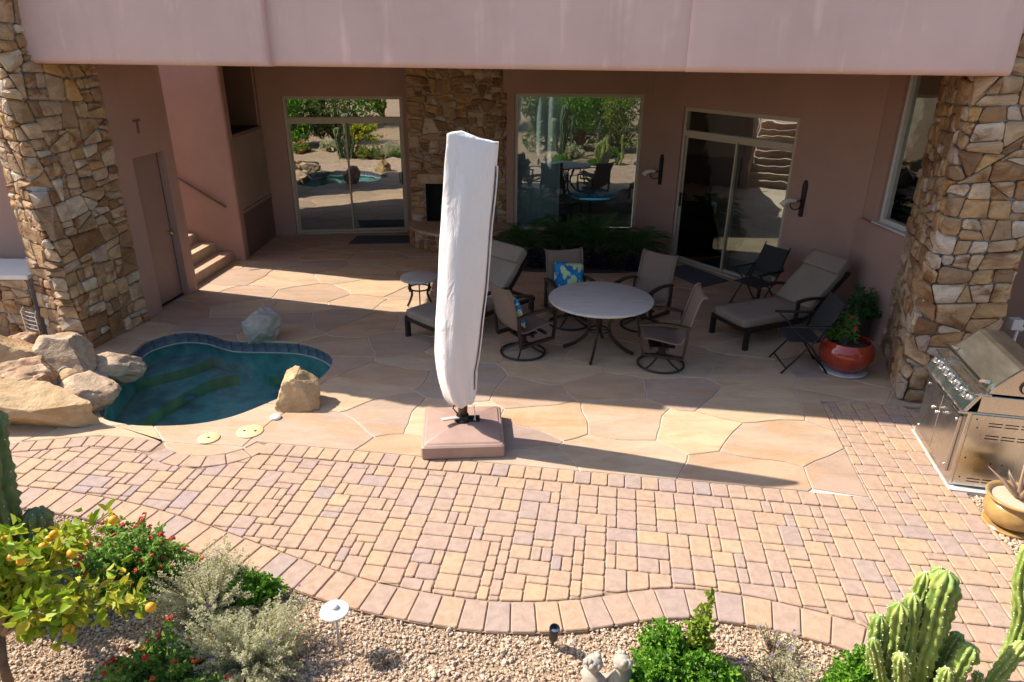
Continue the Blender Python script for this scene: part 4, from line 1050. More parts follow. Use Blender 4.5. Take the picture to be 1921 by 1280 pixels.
# chaise longue (foot at y=0, head towards +y)
def chaise(loc,dx,dy,label,ang):
    root=empty('chaise_lounge',loc,math.atan2(dy,dx)-PI/2,label,'chaise','cushioned chaises on the patio')
    W=0.325; m=MB()
    for sx in (-1,1): m.sweep([(sx*W,0.0,0.265),(sx*W,1.80,0.265)],rect=(0.04,0.055))
    m.sweep([(-W,0.02,0.265),(W,0.02,0.265)],rect=(0.05,0.055)); m.sweep([(-W,1.16,0.26),(W,1.16,0.26)],rect=(0.04,0.04)); m.sweep([(-W,1.78,0.26),(W,1.78,0.26)],rect=(0.04,0.04)); m.build('frame','bronze',root)
    for sx in (-1,1):
        for y in (0.03,1.74):
            m=MB(); m.box((sx*W-0.026,y-0.03,0),(sx*W+0.026,y+0.03,0.243)); m.build('leg','bronze',root)
        m=MB(); m.sweep([(sx*(W+0.03),0.80,0.29),(sx*(W+0.03),0.80,0.545)],rect=(0.045,0.03),up=(1,0,0)); m.sweep(arcpts(lambda t:(sx*(W+0.03),0.78+0.52*t,0.555+0.03*math.sin(PI*t)-0.02*t)),rect=(0.05,0.028)); m.sweep([(sx*(W+0.03),1.27,0.545),(sx*(W+0.03),1.22,0.29)],rect=(0.045,0.03),up=(1,0,0)); m.build('armrest','bronze',root)
    ca,sa=math.cos(R(ang)),math.sin(R(ang))
    m=MB(); m.sweep([(-W+0.02,1.12,0.30),(-W+0.02,1.12+0.78*ca,0.30+0.78*sa)],rect=(0.035,0.04),up=(1,0,0)); m.sweep([(W-0.02,1.12,0.30),(W-0.02,1.12+0.78*ca,0.30+0.78*sa)],rect=(0.035,0.04),up=(1,0,0)); m.sweep([(-W+0.02,1.12+0.76*ca,0.30+0.76*sa),(W-0.02,1.12+0.76*ca,0.30+0.76*sa)],0.018,6); m.build('back_frame','bronze',root)
    m=MB(); m.sweep([(0,1.12+0.5*ca,0.28+0.5*sa),(0,1.70,0.27)],0.012,6); m.build('back_prop','bronze',root)
    def pad(name,lx,ly,lz,M4,seg=10):
        bm=bmesh.new(); bmesh.ops.create_cube(bm,size=1); bmesh.ops.subdivide_edges(bm,edges=bm.edges[:],cuts=7,use_grid_fill=True)
        for v in bm.verts:
            x,y,z=v.co.x*2,v.co.y*2,v.co.z*2
            p=6; k=(abs(x)**p+abs(y)**p+abs(z)**p)**(-1/p); px,py,pz=x*k,y*k,z*k
            f=0.35; x,y,z=x*(1-f)+px*f,y*(1-f)+py*f,z*(1-f)+pz*f
            puff=1+0.12*(1-x*x)*(1-y*y); w=0.006*noise.noise(Vector((x*2,y*3,z)))
            v.co=Vector((x*lx/2,y*ly/2,z*lz/2*puff+w))
        mm=MB(); mm.bm(bm,M4); return mm.build(name,'cushion',root,smooth=True)
    pad('seat_cushion',0.62,1.16,0.11,Matrix.Translation((0,0.555,0.345)))
    B=Matrix.Translation((0,1.10,0.325))@Matrix.Rotation(R(ang),4,'X')
    pad('back_cushion',0.62,0.66,0.10,B@Matrix.Translation((0,0.36,0.055)))
    pad('head_pillow',0.62,0.24,0.14,B@Matrix.Translation((0,0.74,0.085)))
    return root
chaise((2.845,8.485,0.003),0.91,0.415,'khaki cushioned chaise longue beside the folding chairs',43)
chaise((-1.18,8.33,0.003),0.70,0.714,'khaki cushioned chaise longue half hidden behind the covered umbrella',46)
# folding chairs
def folding(loc,dx,dy,label):
    root=empty('folding_chair',loc,face(dx,dy),label,'chair','black folding chairs by the chaise')
    for sx in (-1,1):
        m=MB(); m.sweep([(sx*0.235,-0.26,0.0),(sx*0.245,0.02,0.36),(sx*0.25,0.24,0.66)],0.011,7); m.build('leg','black_metal',root,smooth=True)
        m=MB(); m.sweep([(sx*0.22,0.29,0.0),(sx*0.225,0.06,0.33),(sx*0.23,-0.22,0.60)],0.011,7); m.build('leg','black_metal',root,smooth=True)
        m=MB(); m.box((sx*0.255-0.025,-0.27,0.60),(sx*0.255+0.025,0.24,0.625),bev=0.01); m.build('armrest','black_metal',root)
        m=MB(); m.sweep([(sx*0.225,0.10,0.40),(sx*0.225,0.22,0.62),(sx*0.22,0.36,0.93)],0.010,7); m.build('back_post','black_metal',root,smooth=True)
    m=MB(); m.sweep([(-0.235,-0.21,0.065),(0.235,-0.21,0.065)],0.009,6); m.sweep([(-0.22,0.25,0.06),(0.22,0.25,0.06)],0.009,6); m.build('stretcher','black_metal',root,smooth=True)
    m=MB(); m.box((-0.22,-0.22,0.40),(0.22,0.17,0.415),bev=0.006); m.build('seat','black_sling',root)
    m=MB(); m.box((-0.215,-0.006,0.0),(0.215,0.008,0.42),Matrix.Translation((0,0.165,0.51))@Matrix.Rotation(R(-24),4,'X'),bev=0.005); m.build('backrest','black_sling',root)
folding((3.50,7.74,0.003),-1.0,0.04,'black folding chair beside the red glazed pot')
folding((3.60,9.78,0.003),-0.86,-0.5,'black folding chair between the chaise and the glass door')
# door mats
def mat_(name,poly,label):
    m=MB(); cx=sum(p[0] for p in poly)/4; cy=sum(p[1] for p in poly)/4; m.prism([(x-cx,y-cy) for x,y in poly],0.0,0.012,bev=0.006); o=link(name,m.mesh(name,'mat_grey'),None,(cx,cy,0.0045)); tag(o,label,'mat','door mats')
mat_('door_mat',[(-3.22,13.18),(-2.05,13.30),(-2.02,13.88),(-3.17,13.79)],'dark grey door mat in front of the glass door beside the fireplace')
mat_('door_mat',[(2.58,11.63),(3.08,10.71),(3.62,11.06),(3.10,11.98)],'grey door mat in front of the glass door beside the palm bed')

# ------------------------------------------------------------------ covered umbrella on its base
um=empty('patio_umbrella',(-0.48,5.98,0.003),R(4),'tall folded cantilever umbrella in a pale zipped cover on a square brown base','umbrella')
def sq(h,bev): return rounded([(-h,-h),(h,-h),(h,h),(-h,h)],bev,3)
m=MB(); n=len(sq(0.4,0.03)); vs=[];fs=[]
for h,z,b in ((0.385,0.0,0.03),(0.395,0.012,0.035),(0.393,0.120,0.035),(0.378,0.135,0.035),(0.365,0.137,0.03),(0.352,0.150,0.03),(0.12,0.198,0.02),(0.10,0.20,0.02)): vs+=[(x,y,z) for x,y in sq(h,b)]
for j in range(7): fs+=[(j*n+i,j*n+(i+1)%n,(j+1)*n+(i+1)%n,(j+1)*n+i) for i in range(n)]
fs+=[tuple(range(n))[::-1],tuple(range(7*n,8*n))]; m.add(vs,fs); bo=m.build('base','base_brown',um,smooth=28)
m=MB(); m.lathe([(0.085,0.198),(0.085,0.215),(0.07,0.225),(0.06,0.26),(0.052,0.262)],24); m.box((0.02,-0.05,0.20),(0.17,0.05,0.222),bev=0.008); m.box((0.13,-0.035,0.222),(0.165,0.0,0.25),bev=0.006); m.build('collar','black_metal',um,smooth=40)
m=MB(); m.sweep([(0.0,0,0.21),(0.012,0,0.50)],0.046,20); m.build('pole','umbrella_post',um,smooth=True)
m=MB(); m.sweep([(-0.20,-0.10,0.262),(-0.05,-0.035,0.246),(0.03,-0.02,0.243)],rect=(0.05,0.012)); m.build('pedal','pvc_grey',um)
m=MB(); m.box((-0.075,-0.03,0.36),(-0.03,0.03,0.47),bev=0.008); m.sweep([(-0.06,-0.03,0.42),(-0.09,-0.06,0.36),(-0.05,-0.05,0.30)],0.008,6); m.build('crank','black_metal',um)
secs=[(0.39,0.0,0.10,0.10),(0.41,-0.005,0.135,0.13),(0.46,-0.02,0.152,0.15),(0.56,-0.035,0.170,0.165),(0.76,-0.05,0.186,0.185),(0.95,-0.045,0.202,0.19),(1.25,-0.025,0.217,0.185),(1.6,0.012,0.226,0.165),(2.0,0.05,0.230,0.135),(2.48,0.095,0.222,0.085),(2.80,0.13,0.214,0.05),(2.88,0.138,0.212,0.035)]
zs=np.array([s_[0] for s_ in secs]); K=64; NR=90; vs=[];fs=[]
for j in range(NR):
    z=0.39+(2.88-0.39)*j/(NR-1); cx=np.interp(z,zs,[s_[1] for s_ in secs]); wx=np.interp(z,zs,[s_[2] for s_ in secs]); wy=np.interp(z,zs,[s_[3] for s_ in secs])
    for k in range(K):
        a=2*PI*k/K; c,s_=math.cos(a),math.sin(a); p=1.55+1.2*max(0,(z-2.2)/0.68); ca_,sa_=math.cos(a+0.16),math.sin(a+0.16); rr=(abs(ca_)**p+abs(sa_)**p)**(-1/p)
        # long soft folds that wander down the cloth, wrinkles gathered at the tied foot
        tw=a+0.35*math.sin(z*1.3)+0.2*(z-1.5)
        fold=0.05*math.sin(tw*3+0.6)*min(1,(3.1-z)*0.8)+0.06*math.sin(tw*6+z*1.6)*(0.6+0.4*math.sin(z*2.7))+0.05*noise.noise(Vector((c*1.6,s_*1.6,z*1.1)))+0.035*noise.noise(Vector((c*4,s_*4,z*2.2)))
        g=max(0,(0.95-z)/0.55); fold+=0.09*g*noise.noise(Vector((c*4,s_*4,z*6)))+0.04*g*math.sin(a*9+z*11)
        g2=max(0,(z-2.65)/0.25); fold*=1-0.55*min(1,g2)
        k_=rr*(1+fold); zz=z
        if j==NR-1 or g2>0.9: zz=z-0.07*c*0.6*min(1,g2)
        vs.append((cx+wx*k_*c,wy*k_*s_,zz+0.012*g*math.sin(a*5)))
for j in range(NR-1):
    fs+=[(j*K+k,j*K+(k+1)%K,(j+1)*K+(k+1)%K,(j+1)*K+k) for k in range(K)]
o0=len(vs); 
for f_ in (0.85,0.45):
    base=vs[(NR-1)*K:NR*K]; mx=sum(v[0] for v in base)/K
    for v in base: vs.append((mx+(v[0]-mx)*f_,v[1]*f_,v[2]+(0.012 if f_>0.8 else 0.022)+0.006*noise.noise(Vector((v[0]*20,v[1]*20,f_)))))
for j in (0,1): 
    lo=(NR-1)*K if j==0 else o0
    hi=o0 if j==0 else o0+K
    fs+=[(lo+k,lo+(k+1)%K,hi+(k+1)%K,hi+k) for k in range(K)]
fs.append(tuple(range(o0+K,o0+2*K)))
m=MB(); m.add(vs,fs); cov=m.build('cover','cover_cloth',um,smooth=True)
zk=[(vs[j*K+61][0]*1.01+0.003,vs[j*K+61][1]*1.02-0.003,vs[j*K+61][2]) for j in range(6,NR-8)]
m=MB(); m.sweep(zk,0.004,5); m.build('zip','umbrella_post',cov,smooth=True)
zk=[(x+0.016,y+0.012,z) for x,y,z in zk]; m=MB(); m.sweep(zk,0.007,5); m.build('zip_flap','cover_cloth',cov,smooth=True)
m=MB(); m.sweep([(0.12,-0.06,0.40),(0.115,-0.08,0.30),(0.125,-0.07,0.226)],0.0035,5); m.sweep([(0.10,-0.07,0.40),(0.13,-0.085,0.31),(0.11,-0.06,0.226)],0.0035,5); m.build('drawcord','cover_cloth',cov)

# ------------------------------------------------------------------ grill
gr=empty('gas_grill',(3.985,5.70,0.004),math.atan2(0.21,-0.98)+PI/2,'stainless steel gas grill with closed hood, knobs and double doors','grill')
# local frame: front towards -y, x along the front (left end is the far end seen from the patio)
pad=MB(); pad.box((-0.52,0.02,-0.035),(0.56,0.85,0.012)); 
po=pad.build('concrete_pad','concrete'); po.matrix_world=gr.matrix_world.copy() if False else Matrix.Translation((3.985,5.70,0))@Matrix.Rotation(gr.rotation_euler[2],4,'Z'); po['kind']='structure'
gr.location=(3.985,5.70,0.013)
m=MB(); m.box((-0.48,0.03,0.0),(0.48,0.66,0.74),bev=0.008); m.build('cabinet','steel',gr)
for sx in (-1,1):
    m=MB(); m.box((0.0,-0.012,0.0),(0.40,0.012,0.56),Matrix.Translation((-0.405 if sx<0 else 0.005,0.016,0.09)),bev=0.004); d=m.build('door','steel',gr)
    m=MB(); m.sweep([(sx*0.05,-0.01,0.50),(sx*0.05,-0.035,0.50)],0.008,8); m.sphere((sx*0.05,-0.04,0.50),0.017,10,6); m.build('knob','chrome',d,smooth=True)
    m=MB(); 
    for z in (0.14,0.60): m.sphere((sx*0.36,0.0,z),0.014,8,5,(1,0.6,1))
    m.build('hinge','chrome',d,smooth=True)
m=MB(); m.box((0.0,-0.018,0.0),(0.96,0.012,0.20),Matrix.Translation((-0.48,0.0,0.735))@Matrix.Rotation(R(-28),4,'X'),bev=0.006); m.box((-0.485,-0.05,0.715),(0.485,0.03,0.74),bev=0.008); cp=m.build('control_panel','steel',gr)
for q in range(6):
    x=-0.38+q*0.145; m=MB(); Mk=Matrix.Translation((x,0.035,0.825))@Matrix.Rotation(R(62),4,'X'); m.lathe([(0.034,0.0),(0.034,0.012),(0.026,0.016),(0.026,0.045),(0.022,0.05)],16,mat=Mk); m.box((-0.006,-0.026,0.045),(0.006,0.026,0.058),Mk,bev=0.002); m.build('knob','chrome',cp,smooth=40)
for q in range(3):
    m=MB(); Mk=Matrix.Translation((-0.30+q*0.29,0.085,0.872))@Matrix.Rotation(R(62),4,'X'); m.lathe([(0.018,0.0),(0.018,0.02),(0.012,0.024)],12,mat=Mk); m.build('igniter','chrome',cp,smooth=40)
m=MB(); m.box((-0.485,0.09,0.742),(0.485,0.665,0.90),bev=0.006); m.build('firebox','steel',gr)
m=MB(); m.box((-0.49,0.03,0.902),(0.49,0.16,0.915),bev=0.003); m.build('front_shelf','steel',gr)
prof=[(0.14,0.918),(0.15,0.95),(0.33,1.15),(0.37,1.165),(0.55,1.15),(0.68,1.03),(0.69,0.918)]
m=MB(); n=len(prof); vs=[(x,y,z) for x in (-0.44,0.44) for y,z in prof]; fs=[(i,(i+1)%n,n+(i+1)%n,n+i) for i in range(n)]; m.add(vs,fs); m.build('hood','steel_hood',gr,smooth=25)
for sx in (-1,1):
    m=MB(); pr2=[(y+(0.012 if y<0.4 else -0.012)*0,z) for y,z in prof]; vs=[(sx*0.44,y,z) for y,z in pr2]+[(sx*0.466,y,z) for y,z in pr2]; m.add(vs,[tuple(range(n)),tuple(range(n,2*n))[::-1]]+[(i,(i+1)%n,n+(i+1)%n,n+i) for i in range(n)]); e=m.build('hood_end','steel',gr)
    bm=bmesh.new(); bm.from_mesh(e.data); bmesh.ops.recalc_face_normals(bm,faces=bm.faces[:]); bm.to_mesh(e.data); bm.free()
    m=MB(); m.sweep([(sx*0.47,0.42+0.06*math.cos(R(a)),1.0+0.06*math.sin(R(a))) for a in range(60,250,20)],rect=(0.012,0.02),up=(1,0,0)); m.build('vent_slot','black_metal',e)
m=MB(); m.sweep([(-0.40,0.085,1.0),(0.40,0.085,1.0)],0.015,12); 
for sx in (-1,1): m.sweep([(sx*0.37,0.085,1.0),(sx*0.37,0.165,0.985)],rect=(0.03,0.03))
m.build('handle','chrome',gr,smooth=40)
sp=MB(); sp.box((0.482,0.06,0.02),(0.492,0.64,0.72)); so=sp.build('side_panel','steel',gr)
for z,y0 in ((0.62,0.20),(0.50,0.20),(0.06,0.16)):
    for q in range(3):
        for r_ in (0,0.028):
            m=MB(); m.box((0.4915,y0+q*0.125,z+r_),(0.4935,y0+q*0.125+0.105,z+r_+0.009)); m.build('louvre_slot','black_metal',so)
m=MB()
for y,z in ((0.10,0.68),(0.10,0.30),(0.10,0.10),(0.31,0.26),(0.40,0.26),(0.12,0.60)): m.sphere((0.4925,y,z),0.008,8,5,(0.5,1,1))
m.build('screw','black_metal',so,smooth=True)
# gas outlet on a slanted pipe behind the grill
vp=empty('utility_outlet',(5.42,6.95,0),0,'small grey outlet box on a slanted pipe beside the right stone pillar','outlet')
m=MB(); m.sweep([(-0.10,-0.15,-0.03),(0.02,-0.02,0.80),(0.04,0.0,0.86)],0.017,8); m.build('pipe','pvc_grey',vp,smooth=True)
m=MB(); m.box((-0.07,-0.05,0.83),(0.05,0.05,0.95),bev=0.01); m.sphere((0.055,-0.02,0.84),0.03,10,6); m.build('box','pvc_grey',vp)

# ------------------------------------------------------------------ wall sconces
def sconce(s,z,label):
    p=mE@Vector((s,0,0)); root=empty('wall_sconce',(p.x,p.y,z),math.atan2(EB[1]-EA[1],EB[0]-EA[0]),label,'sconce','black iron wall sconces')
    m=MB(); prof=[(-0.028,-0.24),(0.028,-0.24),(0.038,0.22),(0.03,0.25),(0.022,0.255),(0.022,0.285),(0.0,0.30),(-0.022,0.285),(-0.022,0.255),(-0.03,0.25),(-0.038,0.22)]
    n=len(prof); m.add([(x,-0.002,z_) for x,z_ in prof]+[(x,-0.03,z_) for x,z_ in prof],[tuple(range(n)),tuple(range(n,2*n))[::-1]]+[(i,(i+1)%n,n+(i+1)%n,n+i) for i in range(n)]); m.build('back_plate','black_metal',root)
    m=MB(); m.sweep(catmull([(0,-0.03,-0.06),(-0.02,-0.06,-0.12),(-0.06,-0.13,-0.13),(-0.09,-0.17,-0.08),(-0.09,-0.17,-0.03)],4,False),0.009,7); m.sweep([(0,-0.03,0.0),(-0.09,-0.17,-0.02)],0.008,6); m.build('bracket','black_metal',root,smooth=True)
    m=MB(); P=catmull([(-0.05,-0.10,-0.005),(-0.09,-0.17,0.0),(-0.13,-0.24,-0.02),(-0.15,-0.28,-0.07)],4,False); m.sweep(P,[0.025+0.022*(k/(len(P)-1)) for k in range(len(P))],12); m.build('shade','bone_white',root,smooth=True)
sconce(sE(2.685,12.76),1.53,'black iron sconce with white horn shaped shade beside the palm bed')
sconce(sE(4.245,10.25),1.52,'black iron sconce with white horn shaped shade above the chaise')
# pool deck lids
def lid(loc,holes,label,r):
    m=MB(); m.lathe([(r,0.0),(r,0.006),(r-0.006,0.009),(0,0.009)],28,cap=False); o=m.build('skimmer_lid','lid_cream',loc=None,smooth=35); o.location=(loc[0],loc[1],0.004); tag(o,label,'lid','round pool lids')
    for hx in holes:
        k=MB(); k.lathe([(0.014,0.0092),(0.014,0.0105),(0.0,0.0105)],10,cap=False); k.build('finger_hole','char_and_shade',o,loc=None); o.children[-1].location=(hx,0,0)
lid((-2.99,5.915),[0.0],'cream round pool lid with a single centre hole, set in flagstone',0.105)
lid((-2.63,6.05),[-0.055,0.055],'larger cream round pool lid with two finger holes',0.13)
m=MB(); m.lathe([(0.055,0.0),(0.055,0.02),(0.04,0.032),(0.0,0.034)],18,cap=False); o=m.build('deck_fill_cap','white_paint',smooth=40); o.location=(-2.46,6.33,0.004); tag(o,'small white domed cap on the flagstone beside the brown boulder','cap')
# ------------------------------------------------------------------ boulders
def boulder(name,label,loc,size,mat,seed,rz=0.0,cuts=9,rough=0.05,group=None,tilt=0.0,sub=5,sharp=0.60,extra=()):
    r=random.Random(seed); bm=bmesh.new(); bmesh.ops.create_icosphere(bm,subdivisions=sub,radius=1.0)
    planes=[]
    for _ in range(cuts):
        v=Vector((r.gauss(0,1),r.gauss(0,1),r.gauss(0,0.8))).normalized(); planes.append((v,r.uniform(sharp,0.95)))
    planes+=[(Vector(v).normalized(),d) for v,d in extra]
    off=Vector((seed*3.1,seed*1.7,seed*0.9))
    for v in bm.verts:
        p=v.co.copy()
        p*=1+0.16*noise.noise(p*1.3+off)
        for n_,d in planes:
            k=p.dot(n_)-d
            if k>0: p-=n_*k*0.97
        p*=1+rough*noise.fractal(p*2.6+off,0.8,2.1,5)-rough*0.9*(1-abs(noise.noise(p*2.3+off*2)))**4+0.012*noise.noise(p*14+off)
        v.co=Vector((p.x*size[0],p.y*size[1],p.z*size[2]))
    m=MB(); m.bm(bm,Matrix.Rotation(tilt,4,'Y')); lo=min(v[2] for v in m.v)
    o=m.build(name,mat,smooth=24); o.location=loc; o.rotation_euler=(0,0,rz); tag(o,label,'boulder',group); return o
BG='boulders piled at the pool edge'
boulder('boulder','long low tan boulder lying along the paver edge by the pool',(-4.98,6.20,0.17),(0.92,0.34,0.33),'boulder_tan',3,R(0),4,0.05,BG,R(5),extra=[((0.1,-0.30,1),0.50),((0.0,-0.8,-0.75),0.45),((0.7,-0.7,0.1),0.66),((0.75,0.6,0.1),0.60)])
boulder('boulder','pale speckled boulder overhanging the pool beside the long tan boulder',(-4.50,6.62,0.13),(0.34,0.27,0.24),'boulder_pale',8,R(-14),8,0.05,BG)
boulder('boulder','reddish crusted boulder leaning on the pile above the long tan boulder',(-5.15,6.62,0.24),(0.42,0.32,0.30),'boulder_red',5,R(12),10,0.12,BG,R(12))
boulder('boulder','large pale boulder on top of the pile against the stone pillar',(-5.12,7.20,0.27),(0.40,0.30,0.30),'boulder_pale',12,R(-20),9,0.05,BG,R(8))
boulder('boulder','rounded tan boulder at the outer end of the pool rock pile',(-5.72,7.05,0.28),(0.42,0.32,0.33),'boulder_tan',14,R(15),8,0.05,BG)
boulder('boulder','small smooth tan stone wedged between the larger boulders',(-4.80,6.78,0.20),(0.16,0.12,0.13),'boulder_tan',17,R(10),6,0.03,BG)
boulder('boulder','wet grey and cream rock slab dipping into the pool',(-4.72,7.42,0.02),(0.36,0.26,0.20),'boulder_pale',19,R(28),9,0.06,BG,R(8))
boulder('boulder','dark rounded stone behind the small tan stone',(-4.93,7.05,0.10),(0.19,0.16,0.18),'boulder_grey',23,0.4,6,0.04,BG)
boulder('boulder','little pinkish stone at the water edge of the rock pile',(-4.58,6.93,0.06),(0.10,0.09,0.11),'boulder_red',27,0.2,7,0.05,BG)
boulder('boulder','small flat purple grey stone under the reddish boulder',(-4.80,6.42,0.12),(0.20,0.13,0.12),'boulder_grey',29,0.1,8,0.06,BG)
boulder('boulder','pale stone fragment at the far left of the rock pile',(-5.72,6.62,0.16),(0.20,0.17,0.20),'boulder_pale',31,0.7,7,0.06,BG)
boulder('boulder','rough stone at the base of the rock pile beside the wire rack',(-5.95,7.75,0.14),(0.26,0.22,0.20),'boulder_red',37,0.5,8,0.08,BG)
boulder('boulder','rounded grey boulder on the far rim of the pool',(-3.25,8.40,0.19),(0.285,0.25,0.27),'boulder_grey',41,R(35),7,0.06)
boulder('boulder','pointed brown boulder on the near rim of the pool',(-2.31,6.66,0.14),(0.30,0.25,0.31),'boulder_tan',44,R(-12),5,0.05,sharp=0.78,extra=[((-0.9,-0.3,0.42),0.60),((0.8,-0.3,0.5),0.66),((0.25,-0.9,0.3),0.66),((0,0,-1),0.6),((-0.35,-0.2,1),0.70),((0.6,0.0,0.75),0.66)])
# low mound of packed rock under the pile, down to the ground
boulder('boulder','broad shaded base rock under the pile of pool boulders',(-5.2,6.85,0.0),(0.72,0.62,0.22),'boulder_grey',47,0.3,8,0.08,BG)
# wire rack by the left pillar
wr=empty('wire_rack',(-5.98,7.98,0.0),R(-30),'chrome wire rack standing against the left stone pillar','rack')
m=MB(); 
for q in range(9): m.sweep([(-0.16,0.0,0.10+q*0.055),(0.0,-0.02,0.10+q*0.055),(0.16,0.0,0.10+q*0.055)],0.004,5)
m.build('wires','chrome',wr)
for sx in (-1,1): 
    m=MB(); m.sweep([(sx*0.16,0.0,0.0),(sx*0.16,0.0,0.50),(sx*0.14,0.03,0.56)],0.007,6); m.build('post','chrome',wr)

# ------------------------------------------------------------------ plants
def leaves_np(P,D,N,L,W,fold=0.25,bend=0.15,six=False):
    """P base points, D unit directions, N normals; returns V,F of 6-vert leaves (2 quads)"""
    n=len(P); S=np.cross(D,N); L=np.broadcast_to(np.asarray(L),(n,))[:,None]; W=np.broadcast_to(np.asarray(W),(n,))[:,None]
    b=P; t=P+D*L-N*L*bend; m1=P+D*L*0.5+N*L*0.04; l=m1+S*W*0.5+N*W*fold; r=m1-S*W*0.5+N*W*fold
    if six:
        q1=P+D*L*0.28+N*L*0.03; q2=P+D*L*0.68-N*L*bend*0.3
        V=np.stack([b,q1+S*W*0.46+N*W*fold,q2+S*W*0.40+N*W*fold,t,q2-S*W*0.40+N*W*fold,q1-S*W*0.46+N*W*fold],1).reshape(-1,3); i=np.arange(n)[:,None]*6
        return V,np.concatenate([i+np.array([[a,b_,c]]) for a,b_,c in ((0,5,3),(5,4,3),(0,3,1),(1,3,2))],0)
    V=np.stack([b,l,t,r],1).reshape(-1,3); i=np.arange(n)[:,None]*4
    F=np.concatenate([i+np.array([[0,3,2]]),i+np.array([[0,2,1]])],0)
    return V,F
def unit(v): return v/np.maximum(1e-9,np.linalg.norm(v,axis=-1,keepdims=True))
def twig_shrub(name,label,cat,loc,rx,ry,h,ntw,nleaf,ls,lw,mat,seed,flowers=(),group=None,up=0.3,tmin=0.35,spread=0.12,stem='bark',irr=0.35,jit=0.25):
    r=np.random.default_rng(seed); root=empty(name,loc,0,label,cat,group)
    ph=r.uniform(0,2*PI,ntw); el=np.arcsin(np.clip(r.uniform(0.02,1,ntw)**0.8,0,1)); k=r.uniform(1-irr,1.0,ntw)*(1+0.22*np.sin(ph*3+seed))
    E=np.stack([rx*np.cos(el)*np.cos(ph)*k,ry*np.cos(el)*np.sin(ph)*k,h*np.sin(el)*k+0.03],1)
    B=E*np.array([spread,spread,0.0]); C=(B+E)/2+np.array([0,0,1])*h*up*np.cos(el)[:,None]
    t=r.uniform(tmin,1.0,(ntw,nleaf)); t3=t[:,:,None]
    P=(1-t3)**2*B[:,None]+2*t3*(1-t3)*C[:,None]+t3**2*E[:,None]
    T=unit(2*(1-t3)*(C-B)[:,None]+2*t3*(E-C)[:,None])
    D=unit(T*0.6+r.normal(0,0.75,P.shape)+np.array([0,0,0.15])); N=unit(np.cross(D,r.normal(0,1,P.shape))); N=np.where(N[...,2:]<0,-N,N)
    P=P+r.normal(0,ls*jit,P.shape); P[...,2]=np.maximum(P[...,2],0.004)
    sz=ls*r.uniform(0.6,1.25,P.shape[:2])
    V,F=leaves_np(P.reshape(-1,3),D.reshape(-1,3),N.reshape(-1,3),sz.ravel(),(sz*lw/ls).ravel(),six=ls>0.024)
    V[:,2]=np.maximum(V[:,2],0.002)
    link('foliage',nd_mesh('foliage',V,F,mat),root,kind='stuff')
    m=MB()
    for q in range(0,ntw,max(1,ntw//34)):
        m.sweep([B[q]*1.0+np.array([0,0,-0.02]),(B[q]*.25+C[q]*.5+E[q]*.25),E[q]*0.97],[0.007,0.004,0.002],5)
    m.build('stems',stem,root)
    for fm,fn,fs,single in flowers:
        ids=r.choice(ntw,fn,replace=fn>ntw)
        if single:
            fmb=MB()
            for _ in range(9):
                a=r.uniform(0,6.28); q=r.uniform(0,1)**.5*fs*0.36; fmb.sphere((q*math.cos(a),q*math.sin(a),0.2*fs-q*0.35),fs*0.17,5,4)
            me=fmb.mesh('flower_head',fm,True)
            for i in ids:
                p=E[i]*r.uniform(0.97,1.06)+np.array([0,0,0.012]); link('flower_head',me,root,tuple(p),rot=(r.uniform(-.5,.5),r.uniform(-.5,.5),r.uniform(0,6)),scale=float(r.uniform(0.75,1.2)))
        else:
            fmb=MB()
            for i in ids:
                p=E[i]*r.uniform(0.9,1.04)
                for _ in range(3): fmb.sphere(tuple(p+r.normal(0,fs*0.4,3)),fs*0.45,5,4,(1,1,0.6))
            fmb.build('flowers',fm,root,kind='stuff')
    return root
GZ=-0.03
twig_shrub('lantana_shrub','red flowering lantana shrub behind the citrus tree at the paver edge','shrub',(-2.72,3.95,GZ),0.50,0.40,0.46,150,42,0.034,0.024,'leaf_lantana',71,[('flower_red',80,0.046,True),('flower_orange',10,0.04,True)],'lantana shrubs')
twig_shrub('lantana_shrub','red and orange flowering lantana beside the silver shrub at the bed centre','shrub',(-2.08,3.06,GZ),0.46,0.34,0.30,120,40,0.034,0.024,'leaf_lantana',72,[('flower_red',34,0.046,True),('flower_orange',20,0.046,True)],'lantana shrubs')
twig_shrub('silver_shrub','silvery shrub with small purple flowers beside the red lantana','shrub',(-2.06,3.66,GZ),0.40,0.38,0.46,260,70,0.019,0.010,'leaf_silver',73,[('flower_purple',26,0.011,False)],'silver leaved shrubs',up=0.15,tmin=0.25)
twig_shrub('silver_shrub','largest silvery shrub with purple flowers, beside the white path light','shrub',(-1.62,3.20,GZ),0.48,0.42,0.46,330,80,0.020,0.010,'leaf_silver',74,[('flower_purple',34,0.012,False)],'silver leaved shrubs',up=0.15,tmin=0.22)
twig_shrub('silver_shrub','sparse low silvery seedling with purple flowers beside the right cactus','shrub',(1.66,3.10,GZ),0.30,0.26,0.22,70,34,0.018,0.009,'leaf_silver',75,[('flower_purple',12,0.012,False)],'silver leaved shrubs',up=0.15)
twig_shrub('silver_shrub','tiny sparse silvery seedling at the paver edge near the right cactus','shrub',(1.72,3.36,GZ),0.20,0.16,0.20,26,24,0.016,0.008,'leaf_silver',76,[('flower_purple',5,0.012,False)],'silver leaved shrubs',up=0.15)
twig_shrub('green_shrub','small dark green glossy shrub between the two silver shrubs','shrub',(-1.84,3.78,GZ),0.24,0.20,0.20,170,30,0.028,0.020,'leaf_green',77,(),'glossy green shrubs',irr=0.15)
twig_shrub('green_shrub','rounded glossy green shrub beside the little stone figures','shrub',(1.03,3.12,GZ),0.36,0.34,0.24,360,34,0.027,0.021,'leaf_green',78,[('flower_purple',10,0.010,False)],'glossy green shrubs',irr=0.14)
